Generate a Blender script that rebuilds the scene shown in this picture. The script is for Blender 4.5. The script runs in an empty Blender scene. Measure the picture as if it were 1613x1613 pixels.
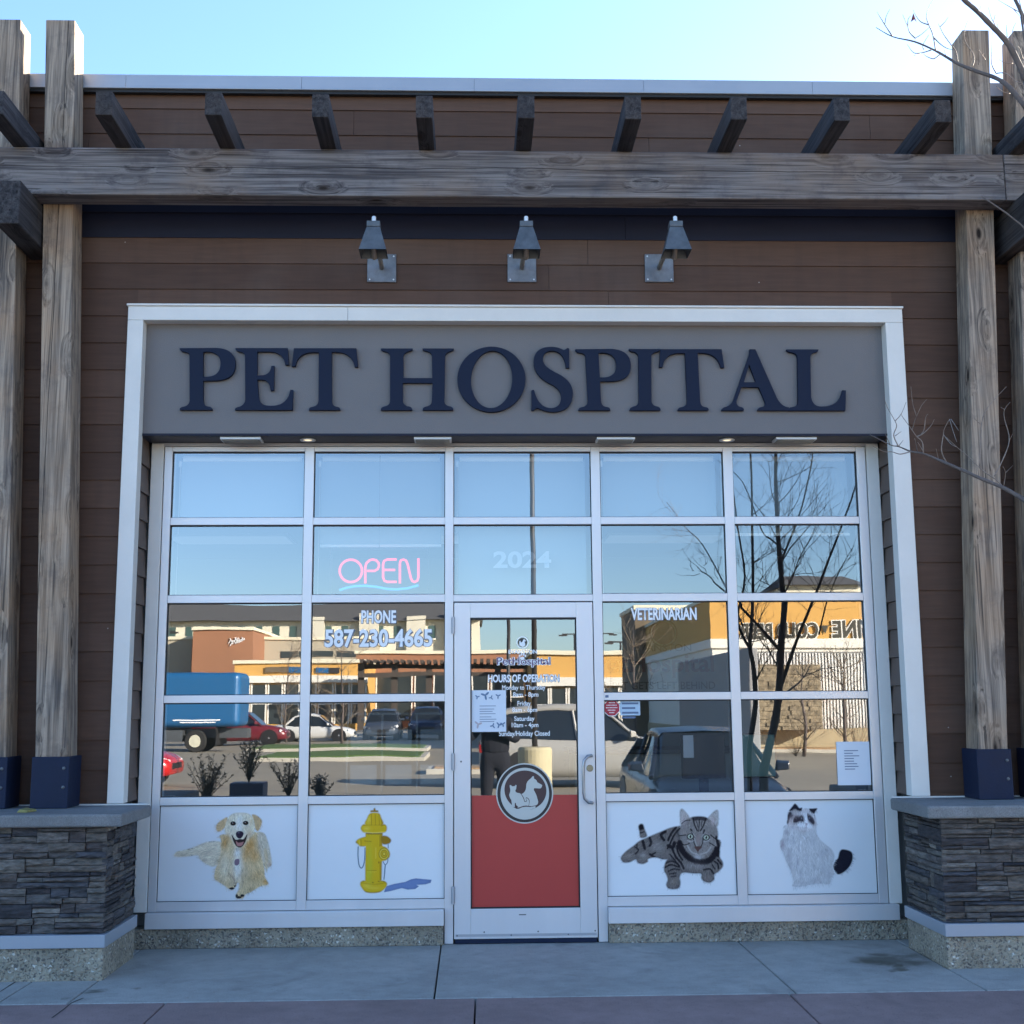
import bpy, bmesh, math, random
import numpy as np
from mathutils import Vector, Matrix
R = math.radians
random.seed(7); np.random.seed(7)
scene = bpy.context.scene
COL = scene.collection

# ---------------------------------------------------------------- camera
YAW, PITCH, ROLL = R(1.879), R(8.942), R(-0.393)
CAM = Vector((0.0, -8.028, 1.483)); FOC = 1930.0; SRC = 1613.0
fwd = Vector((math.sin(YAW)*math.cos(PITCH), math.cos(YAW)*math.cos(PITCH), math.sin(PITCH)))
rt0 = Vector((math.cos(YAW), -math.sin(YAW), 0)); up0 = rt0.cross(fwd)
rt = rt0*math.cos(ROLL) + up0*math.sin(ROLL); up = -rt0*math.sin(ROLL) + up0*math.cos(ROLL)
cd = bpy.data.cameras.new('camera'); cam = bpy.data.objects.new('camera', cd); COL.objects.link(cam)
m3 = Matrix((rt, up, -fwd)).transposed()
cam.matrix_world = Matrix.Translation(CAM) @ m3.to_4x4()
cd.sensor_width = 36; cd.lens = 36*FOC/SRC; cd.clip_start = 0.02; cd.clip_end = 3000
scene.camera = cam

# ---------------------------------------------------------------- sky, sun, exposure
world = bpy.data.worlds.new('World'); scene.world = world; world.use_nodes = True
wn = world.node_tree; bg = wn.nodes['Background']
sky = wn.nodes.new('ShaderNodeTexSky'); sky.sky_type = 'NISHITA'; sky.sun_disc = False
SUN_EL = R(19); sd = Vector((0.80*math.cos(SUN_EL), 0.60*math.cos(SUN_EL), math.sin(SUN_EL)))
sky.sun_elevation = SUN_EL; sky.sun_rotation = math.atan2(sd.x, sd.y)
sky.altitude = 1000; sky.air_density = 1.0; sky.dust_density = 1.3; sky.ozone_density = 3.6
wn.links.new(sky.outputs[0], bg.inputs[0]); bg.inputs[1].default_value = 0.10
sl = bpy.data.lights.new('sun', 'SUN'); sl.energy = 5.0; sl.angle = R(0.5); sl.color = (1, 0.90, 0.76)
so = bpy.data.objects.new('sun', sl); COL.objects.link(so)
so.rotation_euler = sd.to_track_quat('Z', 'Y').to_euler(); so.location = (20, 20, 20)
scene.view_settings.view_transform = 'Standard'; scene.view_settings.look = 'None'
scene.view_settings.gamma = 1; scene.view_settings.exposure = 2.45
scene.render.engine = 'CYCLES'
scene.cycles.max_bounces = 8; scene.cycles.transparent_max_bounces = 16
scene.cycles.caustics_reflective = False; scene.cycles.caustics_refractive = False

# ---------------------------------------------------------------- measuring helpers
def ray(px, py):
    d = rt*((px-806.5)/FOC) - up*((py-806.5)/FOC) + fwd
    return d/d.y
def at(px, py, Y=0.0):                 # a measured point on the upright plane y = Y
    return CAM + ray(px, py)*(Y-CAM.y)
def refl(px, py, d):                   # a point seen mirrored in the glass, d metres of light path away
    p = CAM + ray(px, py)*d
    return Vector((p.x, 0.06-p.y, p.z))
def gz(y):                             # the car park falls gently away from the building
    return 0.0 if y > -5.4 else -0.15-0.0060*min(-y-5.4, 45)

# ---------------------------------------------------------------- materials
MATS = {}
def mat(name, col=(.5,.5,.5), rough=.6, metal=0.0, noise=0.0, nscale=8, bump=0.0, bscale=60, spec=.5, emit=None, estr=0, stretch=None):
    if name in MATS: return MATS[name]
    m = bpy.data.materials.new(name); m.use_nodes = True; nt = m.node_tree
    b = nt.nodes['Principled BSDF']; b.inputs['Base Color'].default_value = (*col, 1)
    b.inputs['Roughness'].default_value = rough; b.inputs['Metallic'].default_value = metal
    b.inputs['Specular IOR Level'].default_value = spec
    tc = nt.nodes.new('ShaderNodeTexCoord'); src = tc.outputs['Object']
    if stretch:
        mp = nt.nodes.new('ShaderNodeMapping'); mp.inputs['Scale'].default_value = stretch
        nt.links.new(src, mp.inputs[0]); src = mp.outputs[0]
    if noise:
        n = nt.nodes.new('ShaderNodeTexNoise'); n.inputs['Scale'].default_value = nscale; n.inputs['Detail'].default_value = 8
        n.inputs['Roughness'].default_value = .65
        nt.links.new(src, n.inputs['Vector'])
        cr = nt.nodes.new('ShaderNodeValToRGB')
        cr.color_ramp.elements[0].position = .3; cr.color_ramp.elements[1].position = .7
        cr.color_ramp.elements[0].color = (*[c*(1-noise) for c in col], 1)
        cr.color_ramp.elements[1].color = (*[min(1, c*(1+noise)) for c in col], 1)
        nt.links.new(n.outputs[0], cr.inputs[0]); nt.links.new(cr.outputs[0], b.inputs['Base Color'])
        mr = nt.nodes.new('ShaderNodeMapRange'); mr.inputs[3].default_value = max(0, rough-.12); mr.inputs[4].default_value = min(1, rough+.12)
        nt.links.new(n.outputs[0], mr.inputs[0]); nt.links.new(mr.outputs[0], b.inputs['Roughness'])
    if bump:
        n2 = nt.nodes.new('ShaderNodeTexNoise'); n2.inputs['Scale'].default_value = bscale; n2.inputs['Detail'].default_value = 6
        nt.links.new(src, n2.inputs['Vector'])
        bp = nt.nodes.new('ShaderNodeBump'); bp.inputs['Strength'].default_value = bump; bp.inputs['Distance'].default_value = .01
        nt.links.new(n2.outputs[0], bp.inputs['Height']); nt.links.new(bp.outputs[0], b.inputs['Normal'])
    if emit:
        b.inputs['Emission Color'].default_value = (*emit, 1); b.inputs['Emission Strength'].default_value = estr
    MATS[name] = m; return m

def node(nt, t, **kw):
    n = nt.nodes.new(t)
    for k, v in kw.items(): setattr(n, k, v)
    return n
def math_n(nt, op, a, b=None, clamp=False):
    n = nt.nodes.new('ShaderNodeMath'); n.operation = op; n.use_clamp = clamp
    for i, v in enumerate((a, b)):
        if v is None: continue
        if isinstance(v, (int, float)): n.inputs[i].default_value = v
        else: nt.links.new(v, n.inputs[i])
    return n.outputs[0]
def mixc(nt, f, a, b, mode='MIX'):
    n = nt.nodes.new('ShaderNodeMix'); n.data_type = 'RGBA'; n.blend_type = mode
    for s, v in ((0, f), (6, a), (7, b)):
        if isinstance(v, (int, float)): n.inputs[s].default_value = v
        elif isinstance(v, tuple): n.inputs[s].default_value = (*v, 1)
        else: nt.links.new(v, n.inputs[s])
    return n.outputs[2]
def ramp(nt, src, stops):
    n = nt.nodes.new('ShaderNodeValToRGB'); e = n.color_ramp.elements
    while len(e) < len(stops): e.new(.5)
    for i, (p, c) in enumerate(stops):
        e[i].position = p; e[i].color = (*c, 1) if isinstance(c, tuple) else (c, c, c, 1)
    nt.links.new(src, n.inputs[0]); return n.outputs[0]

def wood(name, light, dark, axis=2, crack=None, seed=0.0, knots=1.0):
    """weathered timber: grain along the local axis, knots with rings, drying checks"""
    m = bpy.data.materials.new(name); m.use_nodes = True; nt = m.node_tree; L = nt.links
    b = nt.nodes['Principled BSDF']
    tc = nt.nodes.new('ShaderNodeTexCoord')
    oi = nt.nodes.new('ShaderNodeObjectInfo')
    off = nt.nodes.new('ShaderNodeVectorMath'); off.operation = 'ADD'
    cmb = nt.nodes.new('ShaderNodeCombineXYZ')
    rnd = math_n(nt, 'MULTIPLY', oi.outputs['Random'], 37.0)
    ax = 'XYZ'[axis]
    L.new(rnd, cmb.inputs[axis]); L.new(tc.outputs['Object'], off.inputs[0]); L.new(cmb.outputs[0], off.inputs[1])
    P = off.outputs[0]
    # knots
    s = [6.5, 6.5, 6.5]; s[axis] = 2.5
    mk = nt.nodes.new('ShaderNodeMapping'); mk.inputs['Scale'].default_value = s; mk.inputs['Location'].default_value = (seed, seed*1.7, seed*.6)
    L.new(P, mk.inputs[0])
    wz = nt.nodes.new('ShaderNodeTexNoise'); wz.inputs['Scale'].default_value = 3; L.new(mk.outputs[0], wz.inputs['Vector'])
    vo = nt.nodes.new('ShaderNodeTexVoronoi'); vo.inputs['Scale'].default_value = 1.0; vo.inputs['Randomness'].default_value = 1
    L.new(mk.outputs[0], vo.inputs['Vector'])
    kd = vo.outputs['Distance']
    sel = nt.nodes.new('ShaderNodeSeparateColor'); L.new(vo.outputs['Color'], sel.inputs[0])
    has = math_n(nt, 'GREATER_THAN', sel.outputs[0], 1-.75*knots)
    kn = math_n(nt, 'MULTIPLY', ramp(nt, kd, [(0.06, 1.0), (0.13, 0.0)]), has)
    halo = math_n(nt, 'MULTIPLY', ramp(nt, kd, [(0.08, 1.0), (0.42, 0.0)]), has)
    # grain, bent round the knots
    g = [34, 34, 34]; g[axis] = 1.1
    mg = nt.nodes.new('ShaderNodeMapping'); mg.inputs['Scale'].default_value = g; L.new(P, mg.inputs[0])
    ad = nt.nodes.new('ShaderNodeVectorMath'); ad.operation = 'ADD'
    hv = nt.nodes.new('ShaderNodeCombineXYZ'); hs = math_n(nt, 'MULTIPLY', halo, 2.2)
    for i in range(3):
        if i != axis: L.new(hs, hv.inputs[i])
    L.new(mg.outputs[0], ad.inputs[0]); L.new(hv.outputs[0], ad.inputs[1])
    n1 = nt.nodes.new('ShaderNodeTexNoise'); n1.inputs['Scale'].default_value = 1; n1.inputs['Detail'].default_value = 9; n1.inputs['Roughness'].default_value = .62; n1.inputs['Distortion'].default_value = .35
    L.new(ad.outputs[0], n1.inputs['Vector'])
    g2 = [130, 130, 130]; g2[axis] = 2.2
    mg2 = nt.nodes.new('ShaderNodeMapping'); mg2.inputs['Scale'].default_value = g2; L.new(P, mg2.inputs[0])
    n2 = nt.nodes.new('ShaderNodeTexNoise'); n2.inputs['Scale'].default_value = 1; n2.inputs['Detail'].default_value = 4
    L.new(mg2.outputs[0], n2.inputs['Vector'])
    # broad weathering
    n3 = nt.nodes.new('ShaderNodeTexNoise'); n3.inputs['Scale'].default_value = 2.1; n3.inputs['Detail'].default_value = 5
    L.new(P, n3.inputs['Vector'])
    c = ramp(nt, n1.outputs[0], [(0.36, dark), (0.48, tuple((a*1.1+d_)/2 for a, d_ in zip(light, dark))), (0.56, light), (.68, tuple(a*1.2 for a in light))])
    c = mixc(nt, math_n(nt, 'MULTIPLY', ramp(nt, n3.outputs[0], [(0.42, 0.0), (0.66, 1.0)]), .5), c, (light[0]*1.25, light[1]*.98, light[2]*.72))
    c = mixc(nt, .55, c, ramp(nt, n2.outputs[0], [(0.35, .45), (0.6, 1.0)]), 'MULTIPLY')
    g4 = [75, 75, 75]; g4[axis] = .9
    mg4 = nt.nodes.new('ShaderNodeMapping'); mg4.inputs['Scale'].default_value = g4; mg4.inputs['Location'].default_value = (3, 7, 5); L.new(P, mg4.inputs[0])
    ad4 = nt.nodes.new('ShaderNodeVectorMath'); ad4.operation = 'ADD'; L.new(mg4.outputs[0], ad4.inputs[0]); L.new(hv.outputs[0], ad4.inputs[1])
    n4 = nt.nodes.new('ShaderNodeTexNoise'); n4.inputs['Scale'].default_value = 1; n4.inputs['Detail'].default_value = 3; L.new(ad4.outputs[0], n4.inputs['Vector'])
    fine = ramp(nt, n4.outputs[0], [(0.62, 0.0), (0.68, 1.0)])
    c = mixc(nt, math_n(nt, 'MULTIPLY', fine, .8), c, (dark[0]*.35, dark[1]*.33, dark[2]*.33))
    n5 = nt.nodes.new('ShaderNodeTexNoise'); n5.inputs['Scale'].default_value = 5.5; n5.inputs['Detail'].default_value = 7; n5.inputs['Roughness'].default_value = .7; L.new(P, n5.inputs['Vector'])
    c = mixc(nt, math_n(nt, 'MULTIPLY', ramp(nt, n5.outputs[0], [(0.52, 0.0), (0.72, 1.0)]), .55), c, (dark[0]*.8, dark[1]*.8, dark[2]*.9))
    c = mixc(nt, math_n(nt, 'MULTIPLY', halo, .38), c, (dark[0]*.75, dark[1]*.62, dark[2]*.5))
    c = mixc(nt, kn, c, (.022, .015, .012))
    h = math_n(nt, 'ADD', math_n(nt, 'MULTIPLY', n1.outputs[0], .8), math_n(nt, 'MULTIPLY', n2.outputs[0], .35))
    h = math_n(nt, 'SUBTRACT', h, math_n(nt, 'MULTIPLY', kn, .3)); h = math_n(nt, 'SUBTRACT', h, math_n(nt, 'MULTIPLY', fine, .6))
    # checks: thin dark splits along the grain
    sx = nt.nodes.new('ShaderNodeSeparateXYZ'); L.new(tc.outputs['Object'], sx.inputs[0])
    oth = [i for i in range(3) if i != axis]
    wob = nt.nodes.new('ShaderNodeTexNoise'); wob.inputs['Scale'].default_value = 1.0; wob.inputs['Detail'].default_value = 5
    mw = nt.nodes.new('ShaderNodeMapping'); sc = [.02, .02, .02]; sc[axis] = 1.3; mw.inputs['Scale'].default_value = sc
    L.new(P, mw.inputs[0]); L.new(mw.outputs[0], wob.inputs['Vector'])
    if crack is not None:
        cc, which, amp = crack
        o = math_n(nt, 'SUBTRACT', sx.outputs[which], cc)
        o = math_n(nt, 'ABSOLUTE', math_n(nt, 'SUBTRACT', o, math_n(nt, 'MULTIPLY', math_n(nt, 'SUBTRACT', wob.outputs[0], .5), amp)))
        ck = ramp(nt, math_n(nt, 'MULTIPLY', o, 100), [(0.10, 1.0), (0.26, 0.0)])
        c = mixc(nt, ck, c, (.012, .010, .010)); h = math_n(nt, 'SUBTRACT', h, ck)
    L.new(c, b.inputs['Base Color']); b.inputs['Roughness'].default_value = .82; b.inputs['Specular IOR Level'].default_value = .25
    bp = nt.nodes.new('ShaderNodeBump'); bp.inputs['Strength'].default_value = .55; bp.inputs['Distance'].default_value = .006
    L.new(h, bp.inputs['Height']); L.new(bp.outputs[0], b.inputs['Normal'])
    return m

def siding_mat():
    m = bpy.data.materials.new('brown_siding'); m.use_nodes = True; nt = m.node_tree; L = nt.links
    b = nt.nodes['Principled BSDF']; tc = nt.nodes.new('ShaderNodeTexCoord'); ge = nt.nodes.new('ShaderNodeNewGeometry')
    mp = nt.nodes.new('ShaderNodeMapping'); mp.inputs['Scale'].default_value = (2.0, 2.0, 26); L.new(tc.outputs['Object'], mp.inputs[0])
    n = nt.nodes.new('ShaderNodeTexNoise'); n.inputs['Scale'].default_value = 2.4; n.inputs['Detail'].default_value = 8; L.new(mp.outputs[0], n.inputs['Vector'])
    n2 = nt.nodes.new('ShaderNodeTexNoise'); n2.inputs['Scale'].default_value = 1.3; n2.inputs['Detail'].default_value = 7; L.new(tc.outputs['Object'], n2.inputs['Vector'])
    c = ramp(nt, ge.outputs['Random Per Island'], [(0.0, (.080, .043, .029)), (1.0, (.112, .062, .042))])
    c = mixc(nt, .35, c, ramp(nt, n.outputs[0], [(0.3, .6), (0.7, 1.15)]), 'MULTIPLY')
    c = mixc(nt, math_n(nt, 'MULTIPLY', ramp(nt, n2.outputs[0], [(0.5, 0.0), (0.75, 1.0)]), .25), c, (.17, .13, .11))
    mv = nt.nodes.new('ShaderNodeMapping'); mv.inputs['Scale'].default_value = (9, 9, .8); L.new(tc.outputs['Object'], mv.inputs[0])
    n3 = nt.nodes.new('ShaderNodeTexNoise'); n3.inputs['Scale'].default_value = 1.5; n3.inputs['Detail'].default_value = 8; L.new(mv.outputs[0], n3.inputs['Vector'])
    c = mixc(nt, math_n(nt, 'MULTIPLY', ramp(nt, n3.outputs[0], [(0.5, 0.0), (0.72, 1.0)]), .22), c, (.055, .034, .026))
    vs_ = nt.nodes.new('ShaderNodeTexVoronoi'); vs_.inputs['Scale'].default_value = 11; L.new(tc.outputs['Object'], vs_.inputs['Vector'])
    ss_ = nt.nodes.new('ShaderNodeSeparateColor'); L.new(vs_.outputs['Color'], ss_.inputs[0])
    sp = math_n(nt, 'MULTIPLY', math_n(nt, 'LESS_THAN', vs_.outputs['Distance'], .05), math_n(nt, 'GREATER_THAN', ss_.outputs[0], .93))
    c = mixc(nt, math_n(nt, 'MULTIPLY', sp, .7), c, (.4, .36, .32))
    L.new(c, b.inputs['Base Color']); b.inputs['Roughness'].default_value = .62; b.inputs['Specular IOR Level'].default_value = .22
    bp = nt.nodes.new('ShaderNodeBump'); bp.inputs['Strength'].default_value = .25; bp.inputs['Distance'].default_value = .003
    L.new(n.outputs[0], bp.inputs['Height']); L.new(bp.outputs[0], b.inputs['Normal']); return m

def glass_mat(name='window_glass', refl_f=.23, tint=(.86, .90, .90), wav=.00022, scale=1.5):
    m = bpy.data.materials.new(name); m.use_nodes = True; nt = m.node_tree; L = nt.links
    nt.nodes.remove(nt.nodes['Principled BSDF']); out = nt.nodes['Material Output']
    tr = nt.nodes.new('ShaderNodeBsdfTransparent'); tr.inputs[0].default_value = (*tint, 1)
    gl = nt.nodes.new('ShaderNodeBsdfGlossy'); gl.inputs['Roughness'].default_value = 0.0; gl.inputs['Color'].default_value = (.95, .97, 1, 1)
    mx = nt.nodes.new('ShaderNodeMixShader')
    fr = nt.nodes.new('ShaderNodeFresnel'); fr.inputs[0].default_value = 1.5
    f = math_n(nt, 'ADD', fr.outputs[0], refl_f-.04, clamp=True)
    tc = nt.nodes.new('ShaderNodeTexCoord'); mp = nt.nodes.new('ShaderNodeMapping'); mp.inputs['Scale'].default_value = (1.0, 1, 2.2)
    L.new(tc.outputs['Object'], mp.inputs[0])
    n = nt.nodes.new('ShaderNodeTexNoise'); n.inputs['Scale'].default_value = scale; n.inputs['Detail'].default_value = 1.5; L.new(mp.outputs[0], n.inputs['Vector'])
    bp = nt.nodes.new('ShaderNodeBump'); bp.inputs['Strength'].default_value = 1.0; bp.inputs['Distance'].default_value = wav
    L.new(n.outputs[0], bp.inputs['Height']); L.new(bp.outputs[0], gl.inputs['Normal'])
    L.new(f, mx.inputs[0]); L.new(tr.outputs[0], mx.inputs[1]); L.new(gl.outputs[0], mx.inputs[2]); L.new(mx.outputs[0], out.inputs[0])
    return m

def aggregate_mat():
    m = bpy.data.materials.new('exposed_aggregate'); m.use_nodes = True; nt = m.node_tree; L = nt.links
    b = nt.nodes['Principled BSDF']; tc = nt.nodes.new('ShaderNodeTexCoord')
    wn_ = nt.nodes.new('ShaderNodeTexNoise'); wn_.inputs['Scale'].default_value = 40; L.new(tc.outputs['Object'], wn_.inputs['Vector'])
    dv = mixc(nt, .03, tc.outputs['Object'], wn_.outputs['Color'])
    v = nt.nodes.new('ShaderNodeTexVoronoi'); v.inputs['Scale'].default_value = 62; L.new(dv, v.inputs['Vector'])
    v2 = nt.nodes.new('ShaderNodeTexVoronoi'); v2.inputs['Scale'].default_value = 125; L.new(dv, v2.inputs['Vector'])
    s = nt.nodes.new('ShaderNodeSeparateColor'); L.new(v.outputs['Color'], s.inputs[0])
    s2 = nt.nodes.new('ShaderNodeSeparateColor'); L.new(v2.outputs['Color'], s2.inputs[0])
    peb = ramp(nt, s.outputs[0], [(0.0, (.05, .05, .06)), (0.14, (.16, .13, .10)), (0.3, (.34, .27, .19)), (0.6, (.38, .33, .25)), (0.9, (.44, .40, .33)), (.97, (.75, .72, .65))])
    edge = ramp(nt, v.outputs['Distance'], [(0.30, 1.0), (0.62, 0.0)])
    c = mixc(nt, math_n(nt, 'MULTIPLY', edge, .8), (.33, .29, .22), peb)
    sm = math_n(nt, 'GREATER_THAN', s2.outputs[1], .86)
    c = mixc(nt, math_n(nt, 'MULTIPLY', sm, .7), c, (.075, .07, .075))
    n = nt.nodes.new('ShaderNodeTexNoise'); n.inputs['Scale'].default_value = 3; n.inputs['Detail'].default_value = 6; L.new(tc.outputs['Object'], n.inputs['Vector'])
    c = mixc(nt, .7, c, ramp(nt, n.outputs[0], [(0.3, .55), (0.6, 1.1)]), 'MULTIPLY')
    L.new(c, b.inputs['Base Color']); b.inputs['Roughness'].default_value = .8
    bp = nt.nodes.new('ShaderNodeBump'); bp.inputs['Strength'].default_value = .8; bp.inputs['Distance'].default_value = .006
    L.new(edge, bp.inputs['Height']); L.new(bp.outputs[0], b.inputs['Normal']); return m

def stone_mat():
    m = bpy.data.materials.new('ledge_stone'); m.use_nodes = True; nt = m.node_tree; L = nt.links
    b = nt.nodes['Principled BSDF']; tc = nt.nodes.new('ShaderNodeTexCoord'); ge = nt.nodes.new('ShaderNodeNewGeometry')
    c = ramp(nt, ge.outputs['Random Per Island'], [(0.0, (.034, .032, .038)), (.2, (.075, .062, .060)), (.4, (.145, .12, .10)), (.55, (.060, .060, .072)), (.75, (.16, .14, .12)), (.9, (.085, .072, .072)), (1, (.25, .22, .19))])
    mp = nt.nodes.new('ShaderNodeMapping'); mp.inputs['Scale'].default_value = (7, 7, 26); L.new(tc.outputs['Object'], mp.inputs[0])
    n = nt.nodes.new('ShaderNodeTexNoise'); n.inputs['Scale'].default_value = 2.2; n.inputs['Detail'].default_value = 10; n.inputs['Roughness'].default_value = .68; L.new(mp.outputs[0], n.inputs['Vector'])
    c = mixc(nt, .9, c, ramp(nt, n.outputs[0], [(0.3, .22), (0.52, 1.0), (.72, 1.75)]), 'MULTIPLY')
    L.new(c, b.inputs['Base Color']); b.inputs['Roughness'].default_value = .75; b.inputs['Specular IOR Level'].default_value = .4
    bp = nt.nodes.new('ShaderNodeBump'); bp.inputs['Strength'].default_value = 1; bp.inputs['Distance'].default_value = .014
    L.new(n.outputs[0], bp.inputs['Height']); L.new(bp.outputs[0], b.inputs['Normal']); return m

def concrete_mat(name, col, stain=(.10, .10, .09), dark=.35, spots=()):
    m = bpy.data.materials.new(name); m.use_nodes = True; nt = m.node_tree; L = nt.links
    b = nt.nodes['Principled BSDF']; tc = nt.nodes.new('ShaderNodeTexCoord')
    n = nt.nodes.new('ShaderNodeTexNoise'); n.inputs['Scale'].default_value = 1.4; n.inputs['Detail'].default_value = 9; n.inputs['Roughness'].default_value = .6; L.new(tc.outputs['Object'], n.inputs['Vector'])
    f = nt.nodes.new('ShaderNodeTexNoise'); f.inputs['Scale'].default_value = 160; f.inputs['Detail'].default_value = 3; L.new(tc.outputs['Object'], f.inputs['Vector'])
    s = nt.nodes.new('ShaderNodeTexNoise'); s.inputs['Scale'].default_value = 2.6; s.inputs['Detail'].default_value = 7; s.inputs['Distortion'].default_value = .8; L.new(tc.outputs['Object'], s.inputs['Vector'])
    c = ramp(nt, n.outputs[0], [(0.3, tuple(x*.78 for x in col)), (0.7, tuple(x*1.14 for x in col))])
    c = mixc(nt, .6, c, ramp(nt, f.outputs[0], [(0.35, .65), (0.65, 1.2)]), 'MULTIPLY')
    gr = nt.nodes.new('ShaderNodeTexVoronoi'); gr.inputs['Scale'].default_value = 34; L.new(tc.outputs['Object'], gr.inputs['Vector'])
    gs = nt.nodes.new('ShaderNodeSeparateColor'); L.new(gr.outputs['Color'], gs.inputs[0])
    sp = math_n(nt, 'MULTIPLY', math_n(nt, 'LESS_THAN', gr.outputs['Distance'], .16), math_n(nt, 'GREATER_THAN', gs.outputs[0], .72))
    c = mixc(nt, math_n(nt, 'MULTIPLY', sp, .55), c, tuple(x*.35 for x in col))
    m5 = nt.nodes.new('ShaderNodeTexNoise'); m5.inputs['Scale'].default_value = 9; m5.inputs['Detail'].default_value = 8; m5.inputs['Roughness'].default_value = .7; L.new(tc.outputs['Object'], m5.inputs['Vector'])
    c = mixc(nt, .5, c, ramp(nt, m5.outputs[0], [(0.35, .72), (0.65, 1.12)]), 'MULTIPLY')
    c = mixc(nt, math_n(nt, 'MULTIPLY', ramp(nt, s.outputs[0], [(0.60, 0.0), (0.72, 1.0)]), dark), c, stain)
    for sx_, sy_, sr_ in spots:           # old damp dirt marks on the slabs
        vm = nt.nodes.new('ShaderNodeVectorMath'); vm.operation = 'DISTANCE'; vm.inputs[1].default_value = (sx_, sy_, 0); L.new(tc.outputs['Object'], vm.inputs[0])
        e = math_n(nt, 'ADD', vm.outputs['Value'], math_n(nt, 'MULTIPLY', math_n(nt, 'SUBTRACT', s.outputs[0], .5), .9))
        c = mixc(nt, math_n(nt, 'MULTIPLY', ramp(nt, e, [(sr_*.35, 1.0), (sr_*1.1, 0.0)]), .75), c, (.085, .075, .05))
    L.new(c, b.inputs['Base Color']); b.inputs['Roughness'].default_value = .78
    bp = nt.nodes.new('ShaderNodeBump'); bp.inputs['Strength'].default_value = .3; bp.inputs['Distance'].default_value = .003
    L.new(f.outputs[0], bp.inputs['Height']); L.new(bp.outputs[0], b.inputs['Normal']); return m

ALU = mat('brushed_aluminium', (.69, .68, .69), .38, .35, noise=.04, nscale=3, bump=.05, bscale=200, stretch=(1, 1, .1))
ALUD = mat('dull_aluminium', (.42, .43, .46), .45, .5, noise=.05, nscale=5)
WHITE = mat('white_trim_paint', (.71, .69, .65), .5, noise=.05, nscale=4, bump=.05, bscale=40)
CAPM = mat('grey_metal_coping', (.34, .37, .42), .42, .25, noise=.05, nscale=2)
NAVY = mat('navy_steel', (.010, .017, .042), .55, spec=.2, noise=.12, nscale=6, bump=.1, bscale=90)
NAVYB = mat('navy_board', (.016, .018, .034), .55, spec=.2, noise=.1, nscale=3, stretch=(.5, 1, 6))
SOFF = mat('navy_soffit', (.022, .026, .040), .5)
SIGNP = mat('grey_stucco_panel', (.165, .155, .155), .75, noise=.06, nscale=2, bump=.25, bscale=170)
LETTER = mat('navy_letter', (.007, .013, .034), .6, noise=.08, nscale=9, spec=.2)
PANEL = mat('white_panel', (.78, .79, .80), .42, noise=.02, nscale=1.5)
RED = mat('red_film', (.47, .045, .035), .42, noise=.04, nscale=2)
BLACK = mat('black_rubber', (.012, .012, .014), .6)
DARKM = mat('dark_bronze_metal', (.10, .11, .12), .42, .3, noise=.3, nscale=14)
PLATE = mat('weathered_zinc_plate', (.16, .17, .19), .5, .3, noise=.45, nscale=7)
GALV = mat('pale_galvanised', (.62, .64, .66), .4, .3)
GLASS = glass_mat()
AGG = aggregate_mat(); STONE = stone_mat(); SIDE = siding_mat()
CAPST = concrete_mat('concrete_cap', (.225, .225, .225), (.08, .08, .08), .6)
PAVE = concrete_mat('grey_pavement', (.40, .39, .36), (.16, .155, .14), .4, spots=[(2.42, -.62, .20), (2.30, -.78, .10), (-2.0, -1.15, .07)])
PAVER = concrete_mat('reddish_pavement', (.31, .215, .20), (.15, .11, .10), .35)
ASPH = mat('asphalt', (.30, .265, .20), .9, noise=.12, nscale=.6, bump=.3, bscale=120)
VINYL = mat('white_vinyl', (.90, .90, .90), .5, noise=.01, nscale=5)
VINYLS = mat('blue_grey_vinyl', (.12, .14, .19), .5)
PURPLE = mat('purple_vinyl', (.12, .045, .13), .5)
PAPER = mat('white_paper', (.70, .74, .80), .6, noise=.02, nscale=5)
INK = mat('blue_ink', (.12, .17, .28), .6)

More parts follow.
